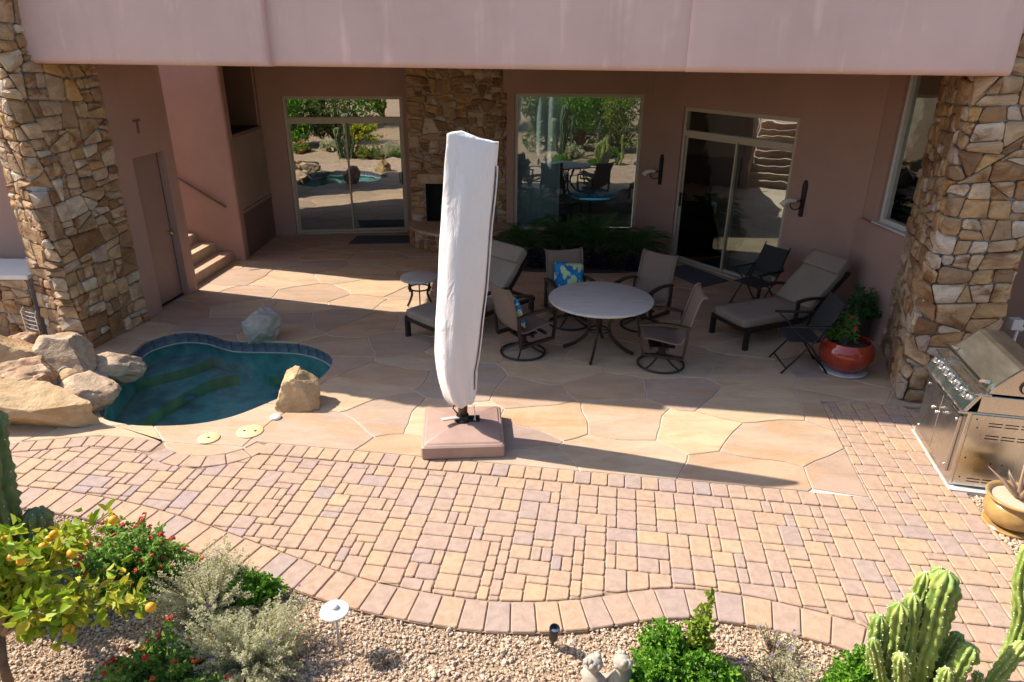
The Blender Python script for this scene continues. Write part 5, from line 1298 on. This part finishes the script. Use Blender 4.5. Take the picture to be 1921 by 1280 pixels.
twig_shrub('green_shrub','low glossy green shrub at the foot of the right cactus','shrub',(2.18,3.08,GZ),0.28,0.22,0.16,190,30,0.028,0.021,'leaf_green',79,(),'glossy green shrubs',irr=0.15)
twig_shrub('citrus_sapling','upright lime green sapling growing out of the round green shrub','sapling',(1.20,3.28,GZ),0.11,0.10,0.56,46,16,0.05,0.030,'leaf_lime',80,(),up=0.0,spread=0.5,tmin=0.3)
# citrus tree
ci=empty('citrus_tree',(-3.02,3.02,GZ),0,'young citrus tree with yellow green leaves and orange fruit','tree')
rc=random.Random(5); ends=[]
m=MB(); m.sweep([(0,0,0),(0.02,0.0,0.25),(0.05,0.02,0.45)],[0.03,0.026,0.022],8); m.build('trunk','bark',ci,smooth=True)
m=MB()
for q in range(30):
    a=rc.uniform(-PI,PI); el=rc.uniform(-0.35,1.3); L_=rc.uniform(0.5,0.95); e=Vector((0.36+L_*math.cos(el)*math.cos(a)*0.82,0.10+L_*math.cos(el)*math.sin(a)*0.55,0.66+L_*math.sin(el)*0.66))
    b=Vector((0.05,0.02,0.43)); c=b.lerp(e,0.5)+Vector((0,0,0.16)); P=[b*(1-t)**2+c*2*t*(1-t)+e*t*t for t in [k/6 for k in range(7)]]
    m.sweep(P,[0.011,0.010,0.009,0.008,0.006,0.005,0.003],6); ends.append(P)
m.build('branch','dry_wood',ci,smooth=True)
lms=[]
for v in range(3):
    mm=MB(); L_=0.085;W_=0.046; n_=5; vs=[];fs=[]
    for k in range(n_+1):
        t=k/n_; w=W_*0.5*math.sin(PI*min(1,0.06+t*0.94))**0.8; z=-0.02*t*t*(v-0.3)+0.004*math.sin(t*9)
        vs+=[(-w,L_*t,z+w*0.35),(0,L_*t,z),(w,L_*t,z+w*0.35)]
    for k in range(n_):
        for j in (0,1): fs.append((k*3+j,k*3+j+1,(k+1)*3+j+1,(k+1)*3+j))
    mm.add(vs,fs); lms.append(mm.mesh('leaf','leaf_citrus',True))
rc=random.Random(8)
for q in range(290):
    P=rc.choice(ends); t=rc.uniform(0.3,1.0)*6; i=min(5,int(t)); p=P[i].lerp(P[i+1],t-i); s_=rc.uniform(0.65,1.25)
    link('leaf',lms[q%3],ci,p+Vector((rc.gauss(0,.03),rc.gauss(0,.03),rc.gauss(0,.03))),rot=(rc.gauss(0.1,0.55),rc.gauss(0,0.55),rc.uniform(0,6.28)),scale=s_)
rl=np.random.default_rng(77); nl=2200; pick=[(rc.choice(ends),rc.uniform(0.35,0.999)*6) for _ in range(nl)]
Pc=np.array([tuple(P[int(t)].lerp(P[int(t)+1],t-int(t))) for P,t in pick])+rl.normal(0,0.045,(nl,3)); Dc=unit(rl.normal(0,1,(nl,3))+np.array([0.3,0,0.1])); Nc=unit(np.cross(Dc,rl.normal(0,1,(nl,3)))); Sc=0.075*rl.uniform(0.6,1.2,nl)
Vc,Fc=leaves_np(Pc,Dc,Nc,Sc,Sc*0.55,six=True); link('foliage',nd_mesh('foliage',Vc,Fc,'leaf_citrus'),ci,kind='stuff')
mm=MB(); mm.sphere((0,0,0),0.027,14,9,(1,1,0.96)); fme=mm.mesh('fruit','fruit_orange',True)
for q in range(52):
    P=rc.choice(ends); p=P[rc.choice((5,6,6))]; ou=(p-Vector((0.36,0.1,0.62))).normalized()*0.03; link('fruit',fme,ci,p+ou+Vector((rc.gauss(0,.03),rc.gauss(-0.03,.03),rc.gauss(0,.03))),scale=rc.uniform(0.8,1.15))
# cacti
def column(mb,path,rad,ribs=7,seed=0,depth=0.42,knob=0.20,rings=46,areoles=None,dome=0.10):
    P=[Vector(p) for p in catmull(path,8,False)] if len(path)>2 else [Vector(path[0]).lerp(Vector(path[1]),k/8) for k in range(9)]
    acc=[0]
    for a,b in zip(P[:-1],P[1:]): acc.append(acc[-1]+(b-a).length)
    L=acc[-1]; K=ribs*6; vs=[];fs=[]
    for j in range(rings):
        s=L*j/(rings-1)
        k=max(i for i in range(len(acc)) if acc[i]<=s+1e-9); k=min(k,len(P)-2); t=(s-acc[k])/(acc[k+1]-acc[k]); p=P[k].lerp(P[k+1],t); T=(P[k+1]-P[k]).normalized()
        U=Vector((1,0,0))-T*T.x; U.normalize(); S=T.cross(U)
        f=s/L; r0=rad*(0.75+0.25*min(1,f*4)); dl=(L-s)/max(0.02,rad*1.3)
        if dl<1: r0*=math.sqrt(max(0.02,1-(1-dl)**2))
        r0*=1+0.10*noise.noise(Vector((s*9,seed*3.3,0)))
        for q in range(K):
            a=2*PI*q/K; ph=a*ribs+1.1*math.sin(s*15+seed)+1.5*noise.noise(Vector((s*6,seed*1.7,math.cos(a)*1.5)))
            rr=r0*(1+depth*(abs(math.cos(ph/2))-0.55)*2*0.7+knob*noise.noise(Vector((math.cos(a)*2.2,math.sin(a)*2.2,s*26+seed*5)))+knob*0.55*math.sin(s*85+round(ph/(2*PI))*2.1))
            vs.append(p+U*rr*math.cos(a)+S*rr*math.sin(a))
            if areoles is not None and abs(math.cos(ph/2))>0.965 and j%4==q%4 and j>2: areoles.append(p+(U*math.cos(a)+S*math.sin(a))*rr*1.005)
    for j in range(rings-1): fs+=[(j*K+q,j*K+(q+1)%K,(j+1)*K+(q+1)%K,(j+1)*K+q) for q in range(K)]
    fs+=[tuple(range(K))[::-1],tuple(range((rings-1)*K,rings*K))]; mb.add(vs,fs)
def cactus(name,label,loc,cols,mat,ribs,seed,group='columnar cacti in the gravel beds'):
    root=empty(name,loc,0,label,'cactus',group); ar=[]
    for i,(path,rad) in enumerate(cols):
        mb=MB(); column(mb,path,rad,ribs,seed+i*7,areoles=ar); mb.build('stem',mat,root,smooth=True)
    mb=MB()
    for p in ar: mb.sphere(tuple(p),0.0042,5,4)
    mb.build('areoles','areole',root,kind='stuff'); return root
cactus('columnar_cactus','clump of knobbly bright green columnar cactus at the right of the bed',(2.42,3.02,GZ),[
    ([(0.03,0.02,0),(0.04,0.05,0.45),(0.07,0.10,0.90)],0.058),([(0.10,0.06,0),(0.12,0.10,0.40),(0.15,0.13,0.78)],0.044),
    ([(-0.05,0.04,0),(-0.02,0.13,0.42),(0.0,0.17,0.83)],0.036),([(-0.10,0.02,0),(-0.15,0.06,0.34),(-0.16,0.08,0.68)],0.048),
    ([(-0.10,-0.02,0),(-0.22,0.0,0.22),(-0.30,0.02,0.47)],0.030),([(-0.04,-0.06,0),(-0.13,-0.06,0.24),(-0.17,-0.06,0.44)],0.036),
    ([(0.08,-0.04,0),(0.16,-0.05,0.20),(0.25,-0.03,0.48)],0.045),([(0.05,-0.08,0),(0.09,-0.09,0.16),(0.10,-0.09,0.36)],0.032),([(0.12,0.0,0),(0.20,0.06,0.25),(0.24,0.08,0.46)],0.036),([(-0.02,-0.02,0),(-0.07,0.05,0.40),(-0.09,0.09,0.74)],0.040),([(0.06,0.1,0),(0.09,0.17,0.42),(0.10,0.20,0.84)],0.042),([(-0.16,0.05,0),(-0.23,0.08,0.30),(-0.24,0.10,0.57)],0.038)],'cactus_skin',8,3)
cactus('columnar_cactus','leaning knobbly cactus arm beside the larger bright green clump',(2.86,3.02,GZ),[
    ([(0,0,0),(0.06,0.02,0.16),(0.20,0.07,0.40)],0.036),([(0.0,0.0,0.0),(-0.03,0.02,0.10),(-0.05,0.03,0.20)],0.026),([(0.12,0.10,0.0),(0.20,0.14,0.40),(0.16,0.20,0.74),(0.17,0.24,0.98)],0.034)],'cactus_skin',8,13)
cactus('columnar_cactus','tall dark grey green columnar cactus behind the citrus tree',(-3.42,3.68,GZ),[
    ([(0.0,0.0,0),(0.06,0.05,0.6),(0.10,0.1,1.20),(0.13,0.14,1.52)],0.085),([(0.16,0.04,0),(0.22,0.06,0.40),(0.30,0.08,0.80)],0.075),([(0.10,-0.08,0),(0.16,-0.10,0.35),(0.18,-0.10,0.62)],0.08),([(-0.14,0.02,0),(-0.20,0.04,0.5),(-0.22,0.06,1.05)],0.08),([(0.28,-0.05,0),(0.40,-0.06,0.22),(0.46,-0.05,0.40)],0.07)],'cactus_grey',8,31)
# palms in the shaded bed
bed=sheet('planting_bed',catmull([(-0.1,12.2),(0.1,11.55),(0.9,11.45),(1.9,11.45),(2.6,11.75),(2.8,12.3),(2.45,12.9),(0.2,13.4)],4),0.0075,'soil')
def frond_mesh(seed,L=0.75,n=34):
    r=np.random.default_rng(seed); t=np.linspace(0.0,1,20); lift=r.uniform(0.55,0.8); 
    X=L*(t*0.92); Z=L*(lift*t-0.75*t**2.1)
    V=[];F=[]; mb=MB(); mb.sweep([(x,0,z) for x,z in zip(X,Z)],[0.008*(1-0.75*q) for q in t],5)
    for i in range(n):
        u=0.16+0.84*i/(n-1); x=np.interp(u,t,X); z=np.interp(u,t,Z)
        for s in (-1,1):
            l=0.24*math.sin(PI*(0.12+0.80*u))*r.uniform(0.85,1.1); w=0.0095; d=Vector((0.62,s*0.85,0.30-0.25*u)).normalized(); e=Vector((x,0,z))+d*l-Vector((0,0,l*0.35)); mid=Vector((x,0,z))+d*l*0.5-Vector((0,0,l*0.04)); b=Vector((x,0,z)); sd=Vector((1,0,0.2))*w
            mb.add([b-sd*0.4,b+sd*0.4,mid+sd*0.5,mid-sd*0.5,e],[(0,1,2,3),(3,2,4)])
    return mb.mesh('frond','leaf_palm')
fr=[frond_mesh(s,L) for s,L in ((1,0.80),(2,0.68),(3,0.92),(4,0.75))]
def palm(loc,label,n,seed,sc=1.0):
    r=random.Random(seed); root=empty('pygmy_palm',loc,0,label,'palm','pygmy palms in the shaded bed')
    m=MB(); m.lathe([(0.06,0),(0.055,0.08),(0.065,0.16),(0.05,0.24*sc)],9); m.build('trunk','bark',root,smooth=True)
    for q in range(n):
        a=q*2.39996+r.uniform(-.2,.2); ringt=q/n; el=-(0.12+1.05*(1-ringt))*r.uniform(0.8,1.1)+0.32
        link('frond',fr[q%4],root,(0.02*math.cos(a),0.02*math.sin(a),(0.16+0.07*(1-ringt))*sc),rot=(0,el,a),scale=sc*r.uniform(0.8,1.1))
PB_=('feathery dark green palm beside the stone fireplace','feathery dark green palm under the left half of the picture window','feathery dark green palm under the middle of the picture window','feathery dark green palm nearest the glass slider wall')
for (x,y,n,s,k),lab in zip(((0.25,12.25,26,1,1.0),(0.95,12.45,26,2,1.05),(1.55,12.25,28,3,1.1),(2.20,12.0,26,4,0.95)),PB_): palm((x,y,0.008),lab,n,s,k)
twig_shrub('purple_plant','low dark purple leafed plant in front of the palms','plant',(1.35,11.72,0.008),0.42,0.20,0.26,120,26,0.07,0.035,'leaf_purple',90,(),'dark plants under the palms')
twig_shrub('purple_plant','low dark purple leafed plant beside the grey door mat','plant',(2.10,11.68,0.008),0.30,0.2,0.24,90,26,0.07,0.035,'leaf_purple',91,(),'dark plants under the palms')
twig_shrub('purple_plant','low dark leafed plant beside the left chaise head','plant',(0.42,11.80,0.008),0.36,0.2,0.24,90,26,0.07,0.035,'leaf_purple',92,(),'dark plants under the palms')
# red pot with flowers
rp=empty('red_pot',(4.02,7.62,0.004),0,'round red glazed pot on a pale saucer, planted with red flowers','pot')
m=MB(); m.lathe([(0.0,0.0),(0.25,0.0),(0.27,0.02),(0.265,0.03),(0.0,0.03)],40,cap=False); m.build('saucer','concrete',rp,smooth=40)
m=MB(); pr=catmull([(0.16,0.03),(0.235,0.09),(0.295,0.18),(0.31,0.26),(0.295,0.335),(0.262,0.385),(0.25,0.40),(0.238,0.395),(0.245,0.36),(0.262,0.31)],4,False); m.lathe([(0,0.03)]+[tuple(p) for p in pr],56,cap=False); m.build('pot','red_glaze',rp,smooth=True)
m=MB(); m.lathe([(0.0,0.335),(0.15,0.33),(0.262,0.315)],40,cap=False); m.build('soil','soil',rp)
pp=twig_shrub('flowering_plant','leafy green plant with red flowers growing in the red glazed pot','plant',(3.97,7.64,0.335),0.20,0.18,0.42,46,20,0.055,0.022,'leaf_pot',95,[('flower_red',6,0.05,True)],up=0.35,tmin=0.25)
# dark planter behind the right pillar
dp=empty('dark_planter',(4.62,8.62,0.004),0,'tall dark pot tucked beside the right stone pillar','pot')
m=MB(); m.lathe([(0.0,0.0),(0.13,0.0),(0.15,0.15),(0.17,0.30),(0.175,0.34),(0.16,0.345),(0.15,0.31),(0.0,0.30)],28,cap=False); m.build('pot','pot_dark',dp,smooth=40)
twig_shrub('potted_plant','shaded green leafy plant in the tall dark pot','plant',(4.62,8.62,0.31),0.22,0.22,0.36,60,22,0.06,0.026,'leaf_palm',96,())
# tan pot with aloe
tp=empty('tan_pot',(4.13,4.70,-0.028),0,'wide tan glazed pot on the gravel beside the grill','pot')
m=MB(); m.lathe([(0.0,0.0),(0.19,0.0),(0.20,0.025),(0.19,0.035),(0,0.035)],36,cap=False); m.build('saucer','pot_tan',tp,smooth=40)
m=MB(); pr=catmull([(0.13,0.035),(0.19,0.08),(0.215,0.15),(0.205,0.215),(0.185,0.245),(0.20,0.262),(0.225,0.275),(0.23,0.29),(0.215,0.295),(0.195,0.28),(0.185,0.25)],4,False); m.lathe([(0,0.035)]+[tuple(p) for p in pr],48,cap=False); m.build('pot','pot_tan',tp,smooth=True)
m=MB(); m.lathe([(0.0,0.268),(0.19,0.262)],30,cap=False); m.build('gravel_fill','gravel',tp)
al=empty('aloe_plant',(4.16,4.72,0.235),0,'reddish aloe with upright pointed leaves in the tan pot','plant')
ra=random.Random(3)
for q in range(14):
    a=q*2.4; e=R(38+44*q/14); L_=ra.uniform(0.20,0.34); m=MB(); P=[]; 
    for k in range(7):
        t=k/6; rr=0.02+L_*t*math.cos(e)+0.05*t*t*math.cos(e); zz=L_*t*math.sin(e); P.append((rr*math.cos(a),rr*math.sin(a),zz))
    m.sweep(P,[0.022*(1-(k/6)**1.4)+0.0015 for k in range(7)],7); m.build('leaf','leaf_agave',al,smooth=True)

# ------------------------------------------------------------------ small things in the gravel bed
pl=empty('path_light',(-1.10,3.36,GZ),0,'white mushroom topped path light on a thin stake in the gravel','lamp')
m=MB(); m.sweep([(0.0,0,0.0),(-0.008,0,0.33)],0.0095,10); m.build('stake','pvc_grey',pl,smooth=True)
m=MB(); m.lathe([(0.0,0.325),(0.088,0.325),(0.092,0.330),(0.088,0.338),(0.05,0.352),(0.024,0.36),(0.024,0.372),(0.016,0.378),(0.0,0.378)],36,c=(-0.008,0,0),cap=False); m.build('cap','white_paint',pl,smooth=35)
sl=empty('spotlight',(0.285,3.40,GZ),R(10),'small black spotlight on a spike beside the paver edge','lamp')
m=MB(); m.sweep([(0,0,0),(0,0,0.07)],0.008,8); m.box((-0.018,-0.012,0.05),(0.018,0.012,0.085),bev=0.004); m.build('stake','black_metal',sl)
m=MB(); m.lathe([(0.0,0.0),(0.026,0.0),(0.03,0.01),(0.03,0.10),(0.034,0.10),(0.034,0.125),(0.028,0.125),(0.027,0.09),(0,0.088)],20,cap=False,mat=Matrix.Translation((0,0,0.07))@Matrix.Rotation(R(14),4,'X')); m.build('head','black_metal',sl,smooth=35)
m=MB(); m.lathe([(0.0,0.10),(0.026,0.098)],16,cap=False,mat=Matrix.Translation((0,0,0.07))@Matrix.Rotation(R(14),4,'X')); m.build('lens','chrome',sl)
tw=empty('dead_twigs',(-0.80,3.24,GZ),0,'small clump of dry curling twigs in the shadow of the path light','plant')
rt=random.Random(4); m=MB()
for q in range(22):
    a=rt.uniform(0,6.28); L_=rt.uniform(0.04,0.15); P=[]; b=rt.uniform(-1.6,1.6)
    for k in range(6):
        t=k/5; P.append((L_*t*math.cos(a+b*t),L_*t*math.sin(a+b*t)*0.8,0.005+0.07*math.sin(PI*t*0.9)*rt.uniform(0.7,1.1)))
    m.sweep(P,[0.0055,0.005,0.0045,0.004,0.003,0.002],5)
m.build('twigs','dry_wood',tw,kind='stuff')
def figurine(loc,rz,label,lean):
    root=empty('stone_figurine',loc,rz,label,'statue','small stone child figures')
    V=[(0,0,0.075),(0,0.004,0.13),(0,0.0,0.180),(0,-0.006,0.212),(0,-0.014,0.245),(0,-0.018,0.275),
       (0.052,0,0.178),(0.074,-0.018,0.130),(0.045,-0.062,0.110),(0.012,-0.072,0.118),(-0.052,0,0.178),(-0.074,-0.018,0.130),(-0.045,-0.062,0.110),(-0.012,-0.072,0.118),
       (0.034,-0.03,0.062),(0.046,-0.105,0.078),(0.046,-0.125,0.02),(0.05,-0.155,0.012),(-0.034,-0.03,0.062),(-0.046,-0.105,0.078),(-0.046,-0.125,0.02),(-0.05,-0.155,0.012),(0,0.01,0.03)]
    E_=[(0,1),(1,2),(2,3),(3,4),(4,5),(2,6),(6,7),(7,8),(8,9),(2,10),(10,11),(11,12),(12,13),(0,14),(14,15),(15,16),(16,17),(0,18),(18,19),(19,20),(20,21),(0,22)]
    Rr=[0.058,0.052,0.044,0.024,0.047,0.046,0.026,0.021,0.017,0.014,0.026,0.021,0.017,0.014,0.036,0.026,0.020,0.018,0.036,0.026,0.020,0.018,0.055]
    me=bpy.data.meshes.new('body'); me.from_pydata([(x+lean*z*0.3,y,z) for x,y,z in V],E_,[]); me.update(); o=link('body',me,root); me.materials.append(M['statue_stone'])
    md=o.modifiers.new('skin','SKIN'); 
    for i,sv in enumerate(me.skin_vertices[0].data): sv.radius=(Rr[i],Rr[i]); sv.use_root=(i==0)
    md.use_smooth_shade=True; s2=o.modifiers.new('s','SUBSURF'); s2.levels=2; s2.render_levels=2
    m=MB(); m.sphere((lean*0.26*0.3,-0.004,0.272),0.056,16,10,(1.0,1.0,0.86))
    for q in range(16):
        a=q*2.4; m.sphere((lean*0.078+0.043*math.cos(a)*(1-0.3*(q%3)/2),0.006+0.043*math.sin(a)*(1-0.3*(q%3)/2),0.268+0.014*(q%4)),0.020,7,5)
    m.build('hair',  'statue_stone',root,smooth=True)
    m=MB()
    for sx in (-1,1): m.sphere((lean*0.078+sx*0.016,-0.062,0.255),0.006,6,4)
    m.sphere((lean*0.078,-0.068,0.244),0.008,6,4,(0.8,1.2,1)); m.box((lean*0.078-0.010,-0.063,0.227),(lean*0.078+0.010,-0.056,0.231)); m.build('facial_features','statue_stone',root)
figurine((0.505,3.02,GZ),R(150),'weathered stone child figure with curly hair beside the spotlight',0.10)
figurine((0.665,3.03,GZ),R(205),'weathered stone child figure with curly hair beside the round green shrub',-0.10)
# things indoors, seen through the picture window
it=empty('indoor_table',tuple(mC@Vector((1.72,1.25,0.006))),0,'round glass topped table indoors behind the picture window','table')
m=MB(); m.lathe([(0.0,0.73),(0.52,0.73),(0.525,0.737),(0.52,0.744),(0.0,0.744)],40,cap=False); m.build('tabletop','blue_glaze',it,smooth=35)
m=MB(); m.lathe([(0.25,0.0),(0.25,0.02),(0.04,0.04),(0.035,0.68),(0.16,0.729)],20); m.build('pedestal','black_metal',it,smooth=35)
def indoor_chair(loc,rz,label):
    root=empty('indoor_chair',loc,rz,label,'chair','dark chairs indoors')
    m=MB(); m.box((-0.22,-0.22,0.42),(0.22,0.22,0.48),bev=0.015); m.build('seat','black_sling',root); m=MB(); m.box((-0.22,0.19,0.48),(0.22,0.235,1.0),bev=0.015); m.build('backrest','black_sling',root)
    for sx in (-1,1):
        for sy in (-1,1):
            m=MB(); m.box((sx*0.19-0.018,sy*0.19-0.018,0),(sx*0.19+0.018,sy*0.19+0.018,0.421)); m.build('leg','black_metal',root)
p=mC@Vector((0.98,0.85,0.006)); indoor_chair(tuple(p),R(78),'dark high backed chair indoors at the left of the glass topped table')
p=mC@Vector((1.3,1.9,0.006)); indoor_chair(tuple(p),R(28),'dark high backed chair indoors behind the glass topped table')

# ------------------------------------------------------------------ the garden behind the viewpoint, seen mirrored in the glass
def garden_tree(name,label,loc,h,cr,nl,ls,mat,seed,trunk_h=1.3):
    r=np.random.default_rng(seed); root=empty(name,loc,0,label,'tree','garden trees beyond the terrace')
    m=MB(); m.sweep([(0,0,0),(0.05,0.03,trunk_h*0.6),(0.0,0.08,trunk_h)],[0.13,0.10,0.08],8); C=[]
    for q in range(16):
        a=r.uniform(0,6.28); rr=cr*r.uniform(0.35,0.8); c=np.array([rr*math.cos(a),rr*math.sin(a),trunk_h*0.9+(h-trunk_h)*r.uniform(0.0,0.85)]); C.append((c,cr*r.uniform(0.30,0.5))); m.sweep([(0,0.05,trunk_h*0.9),tuple(c*0.6+np.array([0,0,trunk_h*0.3])),tuple(c)],[0.06,0.035,0.012],5)
    m.build('trunk','bark',root,smooth=True)
    k=r.integers(0,len(C),nl); cc=np.array([C[i][0] for i in k]); rad=np.array([C[i][1] for i in k]); d=unit(r.normal(0,1,(nl,3)))
    P=cc+d*(rad*r.uniform(0.35,1.0,nl)**0.6)[:,None]; D=unit(d+r.normal(0,0.8,(nl,3))); N=unit(np.cross(D,r.normal(0,1,(nl,3)))); s=ls*r.uniform(0.6,1.3,nl)
    V,F=leaves_np(P,D,N,s,s*0.5); link('crown',nd_mesh('crown',V,F,mat),root,kind='stuff')
TR=(((-9.3,0.15,2.35,1.0),'leaf_olive','grey green desert tree mirrored at the left edge of the fireplace slider'),((-8.0,0.0,2.3,0.95),'leaf_green','dark green tree mirrored in the left half of the fireplace slider'),((-6.6,0.1,2.5,1.0),'leaf_lime','bright yellow green tree mirrored in the middle of the fireplace slider'),((-5.2,0.0,2.45,1.0),'leaf_green','dense green tree mirrored at the right of the fireplace slider'),
 ((-3.8,-0.2,2.4,0.95),'leaf_olive','olive green tree mirrored beside the covered umbrella'),((0.5,-0.2,2.2,0.9),'leaf_olive','olive green tree mirrored in the left of the picture window'),((1.8,-0.1,2.35,0.95),'leaf_green','dark green tree mirrored in the middle of the picture window'),((3.2,0.0,2.45,1.0),'leaf_lime','lime green tree mirrored in the right of the picture window'),((4.7,0.0,2.4,1.0),'leaf_green','green tree mirrored at the right edge of the picture window'),
 ((-12.5,-5.5,5.0,2.3),'leaf_green','broad green tree at the far left of the garden'),((-9.0,-6.5,5.2,2.3),'leaf_olive','tall olive tree in the second row at the garden left'),((-5.6,-6.6,5.2,2.3),'leaf_green','tall green tree in the second row behind the yellow green tree'),((-1.6,-7.0,5.2,2.3),'leaf_green','tall green tree in the second row behind the umbrella reflection'),((2.0,-7.0,5.4,2.4),'leaf_green','tall green tree in the second row behind the picture window reflection'),((5.8,-6.8,5.4,2.4),'leaf_olive','tall olive tree in the second row behind the lime tree'),((9.6,-6.0,5.0,2.4),'leaf_lime','tall lime tree in the second row at the garden right'))
for i,((x,y,h,cr),mt,lab) in enumerate(TR):
    garden_tree('garden_tree',lab,(x,y,-0.035),h,cr,5200 if h<3 else 4200,0.10 if h<3 else 0.17,mt,200+i,0.28 if h<3 else 0.55)
for i,(x,y,k,mt) in enumerate(((-6.2,1.7,0.45,'leaf_silver'),(-5.0,1.8,0.42,'leaf_lantana'),(-4.0,1.6,0.42,'leaf_silver'),(1.5,1.5,0.42,'leaf_silver'),(2.7,1.5,0.4,'leaf_green'),(4.4,1.5,0.45,'leaf_olive'),(-8.2,1.7,0.45,'leaf_olive'))):
    labs=('rounded silver shrub mirrored at the left of the fireplace slider','red flowered shrub mirrored beside the silver one in the fireplace slider','rounded silver shrub mirrored at the right of the fireplace slider','rounded silver shrub mirrored in the picture window','low green shrub mirrored in the picture window','olive shrub mirrored at the edge of the picture window','olive shrub at the far left of the back garden')
    twig_shrub('garden_shrub',labs[i],'shrub',(x,y,-0.035),k,k,k*0.9,150,40,0.06,0.03,mt,300+i,[('flower_red',24,0.09,False)] if mt=='leaf_lantana' else (),'garden shrubs beyond the terrace')
cactus('columnar_cactus','tall green columnar cactus mirrored in the picture window',(1.1,1.15,-0.035),[([(0,0,0),(0,0,0.8),(0.02,0,1.75)],0.09),([(0.1,0,0),(0.3,0,0.5),(0.33,0,1.4)],0.07),([(-0.1,0,0),(-0.3,0.05,0.45),(-0.33,0.05,1.3)],0.07)],'cactus_grey',8,61)
for x,y,l in ((-7.4,1.7,'blue glazed pot mirrored at the left of the fireplace slider'),(-6.8,1.6,'second blue glazed pot, mirrored beside the silver shrub')):
    pt=empty('blue_pot',(x,y,-0.035),0,l,'pot','blue glazed garden pots'); m=MB(); m.lathe([(0,0),(0.13,0.0),(0.20,0.2),(0.22,0.38),(0.20,0.385),(0.18,0.33),(0,0.32)],24,cap=False); m.build('pot','blue_glaze',pt,smooth=40)
    m=MB(); m.lathe([(0,0.34),(0.19,0.335)],20,cap=False); m.build('soil','soil',pt)
